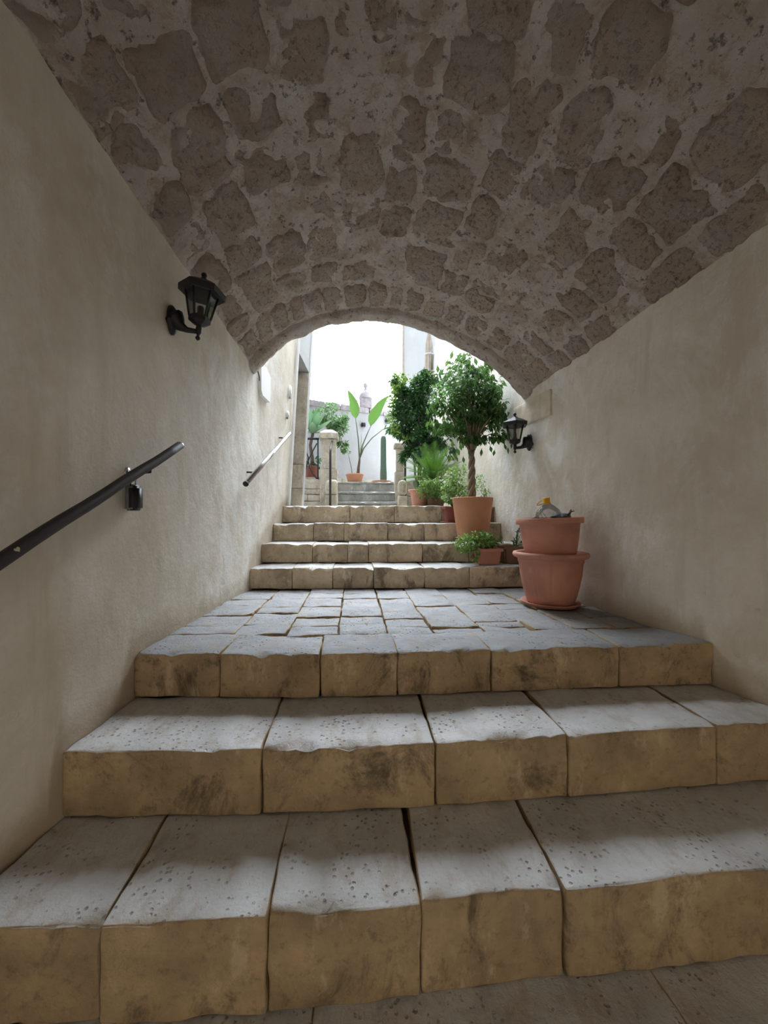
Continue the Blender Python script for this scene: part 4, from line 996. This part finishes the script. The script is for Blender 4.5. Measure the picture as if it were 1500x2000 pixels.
# --- small-leaved plants
def small_plant(name, label, c, pmesh, pm, blobs, nleaf, size, m='smallleaf', soil=None, droop=0.2, nb=26, rootz=0.15, rim=None, square=None, saucer=None):
    t = thing(name, label, 'plant', c)
    g = G()
    if square:
        sx, sy, h_, tp = square
        bm = bmesh.new(); bmesh.ops.create_cube(bm, size=1.0)
        for v in bm.verts:
            k_ = 1.0 if v.co.z > 0 else tp
            v.co = Vector((v.co.x * sx * k_, v.co.y * sy * k_, (v.co.z + 0.5) * h_))
        top = max(bm.faces, key=lambda f_: f_.calc_center_median().z)
        bmesh.ops.bevel(bm, geom=[e for e in bm.edges if abs(e.verts[0].co.z - e.verts[1].co.z) > 0.01], offset=0.014, segments=3, affect='EDGES')
        top = max(bm.faces, key=lambda f_: f_.calc_center_median().z)
        r_ = bmesh.ops.inset_region(bm, faces=[top], thickness=0.010); 
        for v in top.verts: v.co.z -= 0.025
        bmesh.ops.translate(bm, verts=bm.verts, vec=c)
        auto(obj_bm('pot_body', bm, pm, t), 50)
        bmr = bmesh.new()
        g2 = G(); e_ = 0.006
        for (x0, x1, y0, y1) in ((-sx / 2 - e_, sx / 2 + e_, -sy / 2 - e_, -sy / 2 + .006), (-sx / 2 - e_, sx / 2 + e_, sy / 2 - .006, sy / 2 + e_), (-sx / 2 - e_, -sx / 2 + .006, -sy / 2, sy / 2), (sx / 2 - .006, sx / 2 + e_, -sy / 2, sy / 2)):
            g2.box((c.x + x0, c.y + y0, c.z + h_ - .022), (c.x + x1, c.y + y1, c.z + h_ + .003))
        bmr.free(); g2.build('pot_rim', pm, t, False)
        g2 = G(); g2.box((c.x - sx / 2 + .012, c.y - sy / 2 + .012, c.z + h_ - .03), (c.x + sx / 2 - .012, c.y + sy / 2 - .012, c.z + h_ - .012)); g2.build('soil', 'soil', t, False)
        root = c + Vector((0, 0, h_ - 0.01))
    else:
        g.lathe(pmesh, c, 32); g.build('pot_body', pm, t)
        zz = max(p_[1] for p_ in pmesh); rr = [p_ for p_ in pmesh if p_[1] == zz][0][0] - 0.014
        g = G(); g.lathe([(rr, zz - .03), (rr, zz - .015), (0.001, zz - .01)], c, 20); g.build('soil', 'soil', t)
        root = c + Vector((0, 0, zz - 0.015))
    if saucer:
        g = G(); g.lathe([(saucer * .9, 0.0), (saucer, 0.014), (saucer - .006, .015), (saucer * .88, .004), (0.001, .004)], c, 28); g.build('saucer', pm, t)
    if blobs: bushy(t, root, blobs, nleaf, size, m, twig='stem', clip=clipr, wide=0.6, tw_r=0.0028, droop=droop, hang=0.05, nb=nb)
    return t
A = at(848, 985, 4.62); A.z = ZU
small_plant('leafy_shrub', 'small bright green shrub in brown pot beside the rimmed terracotta pot', A, flat_rim(0.07, 0.09, 0.13), 'brown_pot', [(at(850, 950, 4.58), (0.22, 0.17, 0.15), 2), (at(834, 965, 4.52), (0.13, 0.11, 0.11), 1), (at(866, 938, 4.66), (0.12, 0.1, 0.10), 0.8)], 1500, 0.034)
Bp = Vector((at(884, 1005, 4.03).x, 4.04, 0.526))
small_plant('leafy_shrub', 'small yellow-green shrub in dark red square pot left of the ficus', Bp, None, 'terracotta_d', [(at(900, 942, 4.04), (0.18, 0.15, 0.17), 2), (at(884, 962, 3.98), (0.13, 0.12, 0.10), 1)], 1300, 0.032, square=(0.19, 0.19, 0.17, 0.82), saucer=0.135)
Cp = Vector((at(958, 1000, 4.06).x, 4.06, 0.528))
small_plant('leafy_shrub', 'small sparse shrub in clay pot hidden behind the ficus trunk', Cp, flat_rim(0.075, 0.09, 0.17), 'brown_pot', [(at(952, 948, 4.08), (0.17, 0.14, 0.12), 2), (at(970, 962, 4.06), (0.10, 0.10, 0.08), 1)], 700, 0.032)
Dp = Vector((at(952, 1085, 3.30).x, 3.30, 0.177))
small_plant('leafy_shrub', 'low dense green plant in small terracotta pot on the first step', Dp, None, 'terracotta', [(at(935, 1052, 3.28), (0.19, 0.13, 0.065), 2.2), (at(912, 1062, 3.26), (0.11, 0.10, 0.07), 1.2), (at(965, 1055, 3.32), (0.09, 0.1, 0.05), 0.7), (at(918, 1083, 3.2), (0.07, 0.06, 0.06), 0.5)], 950, 0.034, 'smallleaf', square=(0.215, 0.14, 0.135, 0.84))
Ep = Vector((at(1003, 1085, 3.34).x, 3.36, 0.177))
te = small_plant('sprig_plant', 'sparse sprigs in brown pot behind the big fluted pot', Ep, None, 'brown_pot', [], 0, 0.02, square=(0.21, 0.14, 0.15, 0.88))
pts, dirs, sz = [], [], []; g = G()
for (x_, y_) in ((1018, 1022), (1022, 1035), (1010, 1040), (1028, 1050), (1005, 1050), (1000, 1056), (1030, 1060), (1014, 1030)):
    pa_ = grow(Ep + Vector((0.03, 0, 0.13)), at(x_, y_, 3.34), 5, 0.2); g.tube(pa_, [0.0028] * 6, 5, False)
    for k in range(14):
        f = random.uniform(0.3, 1) * 5; i = min(4, int(f)); pts.append(pa_[i].lerp(pa_[i + 1], f - i) + rnd3() * 0.012); dirs.append(rnd3()); sz.append(random.uniform(0.018, 0.03))
g.build('sprig_stems', 'stem', te); leafmesh('foliage', pts, dirs, sz, 'darkleaf', te)

# --- courtyard plants
# bird of paradise
BP = at(693, 941, 7.62); BP.z = ZT
tp = thing('bird_of_paradise', 'tall plant with three broad paddle leaves in wide terracotta pot', 'plant', BP)
g = G(); g.lathe([(0.135, 0), (0.142, 0.006), (0.168, 0.13), (0.178, 0.131), (0.180, 0.165), (0.165, 0.167), (0.16, 0.13), (0.001, 0.13)], BP, 40); g.build('pot_body', 'terracotta_b', tp)
Yp = 7.62
g = G(); g.tube([at(699, 928, Yp), at(700, 915, Yp), at(702, 900, Yp), at(703, 890, Yp)], [0.035, 0.03, 0.022, 0.018], 10); g.build('stem_base', 'darkbark', tp)
def paddle(path, widths, nm='leaf', m='banana', curl=0.25, face=Vector((0.15, -1, 0.1))):
    pts = [Vector(p) for p in path]; n = len(pts); V = []; F = []; K = 7
    for i in range(n):
        tg = (pts[min(i + 1, n - 1)] - pts[max(i - 1, 0)]).normalized(); sd = tg.cross(face).normalized(); up = sd.cross(tg)
        for k in range(K):
            s_ = (k / (K - 1)) * 2 - 1
            V.append(pts[i] + sd * s_ * widths[i] / 2 + up * (-curl * widths[i] * abs(s_) ** 1.3 * 0.5))
    for i in range(n - 1):
        for k in range(K - 1): F.append((i * K + k, i * K + k + 1, (i + 1) * K + k + 1, (i + 1) * K + k))
    return obj(nm, V, F, m, tp)
for pa_ in ([(702, 893), (700, 860), (697, 835), (694.5, 817)], [(703, 893), (708, 870), (717, 848), (724.5, 831)], [(703.5, 893), (710, 876), (726, 856), (747, 839)]):
    g = G(); g.tube([at(x_, y_, Yp) for x_, y_ in pa_], [0.016, 0.012, 0.01, 0.008], 8); g.build('leaf_stalk', 'stem', tp)
g = G(); g.tube([at(704, 890, Yp), at(706, 846, Yp)], [0.008, 0.003], 6); g.build('young_spear', 'stem', tp)
w1 = [0.02, 0.14, 0.19, 0.20, 0.17, 0.13, 0.10, 0.06, 0.01]
paddle([at(x_, y_, Yp - 0.02 * k) for k, (x_, y_) in enumerate([(695, 817), (694.5, 810), (693.5, 802), (692.5, 793), (690.5, 785), (687.5, 778), (684.5, 772), (682, 767), (679.5, 762)])], w1)
w2 = [0.02, 0.15, 0.20, 0.215, 0.19, 0.16, 0.12, 0.07, 0.01]
paddle([at(x_, y_, Yp - 0.02 * k) for k, (x_, y_) in enumerate([(724, 832), (726, 824), (729, 816), (733, 808), (738, 800), (743, 792), (748, 785), (753, 779), (759, 773)])], w2, face=Vector((0.5, -1, 0.2)))
paddle([at(x_, y_, Yp - 0.02 * k) for k, (x_, y_) in enumerate([(747, 839), (752, 835), (759, 833), (767, 832), (775, 834), (783, 838)])], [0.02, 0.09, 0.11, 0.1, 0.07, 0.01], face=Vector((0.1, -0.7, 0.7)))
g = G(); g.tube([at(688, 927, 7.58), at(685.5, 910, 7.58), at(682, 895, 7.58), at(680, 885, 7.7)], [0.008, 0.007, 0.006, 0.005], 6); g.build('thin_cane', 'darkbark', tp)
# cactus
CC = at(745, 941, 7.72); CC.z = ZT
tc = thing('column_cactus', 'single tall column cactus in shallow terracotta bowl', 'cactus', CC)
g = G(); g.lathe([(0.11, 0), (0.15, 0.005), (0.19, 0.03), (0.198, 0.04), (0.19, 0.045), (0.17, 0.03), (0.001, 0.03)], CC, 40); g.build('bowl', 'terracotta_b', tc)
hh = at(749, 851, 7.72).z - ZT
pr_ = [(0.058, 0.03), (0.062, 0.1), (0.060, 0.22), (0.054, 0.34), (0.052, 0.46), (0.050, hh - 0.12), (0.046, hh - 0.06), (0.036, hh - 0.02), (0.02, hh - 0.004), (0.001, hh)]
g = G(); g.lathe(pr_, CC + Vector((0.04, 0, 0)), 48, None, lambda r, z, a: r * (1 + 0.10 * math.cos(8 * a))); g.build('column', 'cactus', tc)
# agave on a stalk behind the railing
AG = at(609, 936, 6.98); AG.z = ZT
ta = thing('agave_plant', 'pale green succulent rosette on a bare stalk in dark red pot', 'plant', AG)
bm_sq = (0.21, 0.2, 0.21)
g = G(); g.lathe([(0.105, 0), (0.11, 0.005), (0.122, 0.2), (0.13, 0.2), (0.13, 0.225), (0.115, 0.225), (0.11, 0.19), (0.001, 0.19)], AG, 32); g.build('pot_body', 'terracotta_d', ta)
AC = at(611, 847, 6.9)
g = G(); g.tube([AG + Vector((0, 0, .18)), at(610, 895, 6.96), at(606, 870, 6.93), AC], [0.036, 0.034, 0.030, 0.026], 10); g.build('stalk', 'darkbark', ta)
for k in range(19):
    an = k * 2.399; el = R(10 + 72 * (k / 19)); Lf = 0.38 + 0.13 * ((k * 0.37) % 1)
    d = Vector((math.cos(an) * math.cos(el), math.sin(an) * math.cos(el), math.sin(el))); sd = Vector((-math.sin(an), math.cos(an), 0)); up = sd.cross(d) * -1
    V = []; F = []; N = 8
    for i in range(N):
        f = i / (N - 1); wd = 0.10 * (0.45 + 0.9 * math.sin(math.pi * min(1, f * 0.85 + 0.05))) * (1 - f ** 4) 
        q = AC + d * Lf * f + Vector((0, 0, -0.05)) * f * f * (1 - el / 1.6)
        V += [q - sd * wd / 2 + up * 0.012 * (1 - f), q, q + sd * wd / 2 + up * 0.012 * (1 - f)]
    for i in range(N - 1): F += [(3 * i, 3 * i + 1, 3 * i + 4, 3 * i + 3), (3 * i + 1, 3 * i + 2, 3 * i + 5, 3 * i + 4)]
    obj('leaf', V, F, 'agave', ta)
bushy(ta, AG + Vector((0, 0, .19)), [(AG + Vector((0.03, 0.02, 0.33)), (0.12, 0.1, 0.12), 1)], 70, 0.09, 'darkleaf', twig='darkbark', nb=8, fname='undergrowth')
# bush behind left pier
GB = at(645, 936, 8.3); GB.z = ZT
tg_ = thing('ficus_bush', 'light green leafy bush rising behind the left gate pier', 'bush', GB)
g = G(); g.lathe([(0.13, 0), (0.17, 0.22), (0.18, 0.22), (0.18, 0.26), (0.16, 0.26), (0.15, 0.22), (0.001, 0.22)], GB, 28); g.build('pot_body', 'terracotta', tg_)
g = G(); g.tube(grow(GB + Vector((0, 0, .2)), at(648, 850, 8.3), 6, 0.1), [0.022 - 0.001 * i for i in range(7)], 8); g.build('trunk', 'bark', tg_)
bushy(tg_, at(648, 855, 8.3), [(at(648, 812, 8.3), (0.34, 0.3, 0.26), 3), (at(662, 845, 8.25), (0.22, 0.25, 0.22), 1.6), (at(620, 812, 8.35), (0.16, 0.2, 0.16), 0.8), (at(673, 868, 8.1), (0.13, 0.12, 0.14), 0.7), (at(679, 884, 8.05), (0.06, 0.08, 0.10), 0.3)], 1900, 0.075, 'bushleaf', wide=0.45, hang=0.5, nb=36)

# ------------------------------------------------------------------ iron railing with gilded scroll, black stair rails
Yg = 6.66
ti = thing('iron_railing', 'black wrought-iron railing panel with gilded scroll on low wall', 'railing', at(606, 936, Yg))
def bar(nm, pts, r=0.011, m='black', n=6):
    g = G(); g.tube([at(x_, y_, Yg) for x_, y_ in pts], r, n); return g.build(nm, m, ti)
bar('top_rail', [(572, 857), (623, 857)], 0.020)
bar('upright', [(588.5, 857), (588.5, 936)], 0.013); bar('upright', [(621, 857), (621, 936)], 0.013)
bar('scroll_bar', [(591, 865), (597, 880), (602, 893), (601, 905), (596, 918), (591, 930), (589, 935)])
bar('scroll_bar', [(619, 866), (612, 879), (605, 893), (602, 900), (604, 912), (611, 926), (619, 935)])
for s_, cy_ in ((1, 895), (-1, 902)):
    P_ = []
    for k in range(18):
        an = k / 17 * 4.6; rr = 1.2 + 3.6 * (1 - k / 17)
        P_.append((595 + rr * math.cos(an + 2.6), cy_ + s_ * -rr * math.sin(an + 2.6) * 0.9))
    bar('gilded_scroll', P_, 0.008, 'gold')
bar('gilded_collar', [(587, 899), (592, 899)], 0.02, 'gold', 8)
tl = thing('stair_rail', 'black iron stair rail in front of the left gate pier', 'handrail', (at(645, 985, 6.2).x, 6.2, ZU))
b0 = Vector((at(645, 985, 6.2).x, 6.2, ZU)); zt_ = at(645, 882, 6.2).z
g = G(); g.tube([b0, b0 + Vector((0, 0, zt_ - ZU)), at(645.5, 877, 6.25), at(646.5, 872, 6.34), at(649, 862, 6.5)], 0.019, 10); g.build('rail', 'railblack', tl)
g = G(); g.lathe([(0.04, 0), (0.04, 0.008), (0.02, 0.012)], b0, 14); g.build('foot_plate', 'railblack', tl)
tl = thing('stair_rail', 'black iron stair rail beside the right gate pier', 'handrail', (at(792, 985, 6.75).x, 6.75, ZU))
b0 = Vector((at(791.5, 985, 6.9).x, 6.9, ZU)); zt_ = at(645, 880, 6.9).z
g = G(); g.tube([b0, b0 + Vector((0, 0, zt_ - ZU)), at(791, 872, 6.98), at(789.5, 866, 7.02)], 0.019, 10); g.build('rail', 'railblack', tl)
g = G(); g.lathe([(0.04, 0), (0.04, 0.008), (0.02, 0.012)], b0, 14); g.build('foot_plate', 'railblack', tl)

# ------------------------------------------------------------------ lamps on the back wall
p = at(710, 828, 9.6); yb_ = by(p.x)
t = thing('wall_light', 'small square black box light on the white back wall', 'lamp', (p.x, yb_ - 0.05, p.z - .05))
obj_bm('housing', rbox((p.x, yb_ - 0.045, p.z), 0.105, 0.09, 0.10, 0.008), 'black', t)
g = G(); g.box((p.x - .03, yb_ - .075, p.z - .056), (p.x + .03, yb_ - .025, p.z - .048)); g.build('lens', 'grey_plastic', t, False)
p = at(757, 820, 9.85); yb_ = by(p.x)
t = thing('wall_ornament', 'small round dark lantern ornament on the back wall by the bush', 'lamp', (p.x, yb_ - .05, p.z - .08))
g = G(); g.lathe([(0.002, -.085), (0.02, -.07), (0.05, -.03), (0.058, 0.0), (0.05, 0.03), (0.03, 0.05), (0.028, .06)], (p.x, yb_ - .06, p.z), 20); g.build('globe', 'black', t)
g = G()
for s_ in (-1, 0, 1): g.tube([(p.x + s_ * .03, yb_ - .06, p.z + .04), (p.x + s_ * .042, yb_ - .06, p.z + .12 + (0.04 if s_ == 0 else 0))], 0.005, 6)
g.tube([(p.x, yb_ - .06, p.z + 0.02), (p.x, yb_ + 0.0, p.z + 0.02)], 0.008, 6)
g.build('crown_spikes', 'black', t)

# ------------------------------------------------------------------ folded tan parasol beyond the bush
Yt = 7.75
c0 = at(836, 735, Yt)
t = thing('folded_parasol', 'folded tan parasol standing behind the dark bush', 'parasol', (c0.x, Yt, ZT))
g = G(); g.tube([(c0.x + .02, Yt, ZT), (c0.x + .02, Yt, at(836, 640, Yt).z)], 0.014, 8); g.build('pole', 'twig', t)
zb_, zt2 = at(836, 738, Yt).z, at(836, 652, Yt).z
V = []; F = []; n = 36; rows = 12
for j in range(rows + 1):
    f = j / rows; z_ = zb_ + (zt2 - zb_) * f; r_ = (0.085 - 0.03 * f) * (1 - 0.5 * max(0, f - .75) / .25)
    for i in range(n):
        an = 2 * math.pi * i / n
        rr = r_ * (1 + 0.28 * math.cos(7 * an + 2 * f)) 
        V.append((c0.x + .02 + rr * math.cos(an), Yt + rr * math.sin(an), z_ + 0.02 * math.cos(7 * an) * (j == 0)))
for j in range(rows):
    for i in range(n): F.append((j * n + i, j * n + (i + 1) % n, (j + 1) * n + (i + 1) % n, (j + 1) * n + i))
obj('canopy_cloth', V, F, 'tan', t)
g = G(); g.lathe([(0.088, -.01), (0.09, .0), (0.088, .01)], (c0.x + .02, Yt, at(836, 693, Yt).z), 20); g.build('tie_band', 'whitepaint', t)
for k in range(3):
    g = G(); g.tube([at(843 + 2 * k, 692, Yt - .08), at(842 + 1.6 * k, 722, Yt - .09)], 0.007, 5); g.build('rib', 'twig', t)
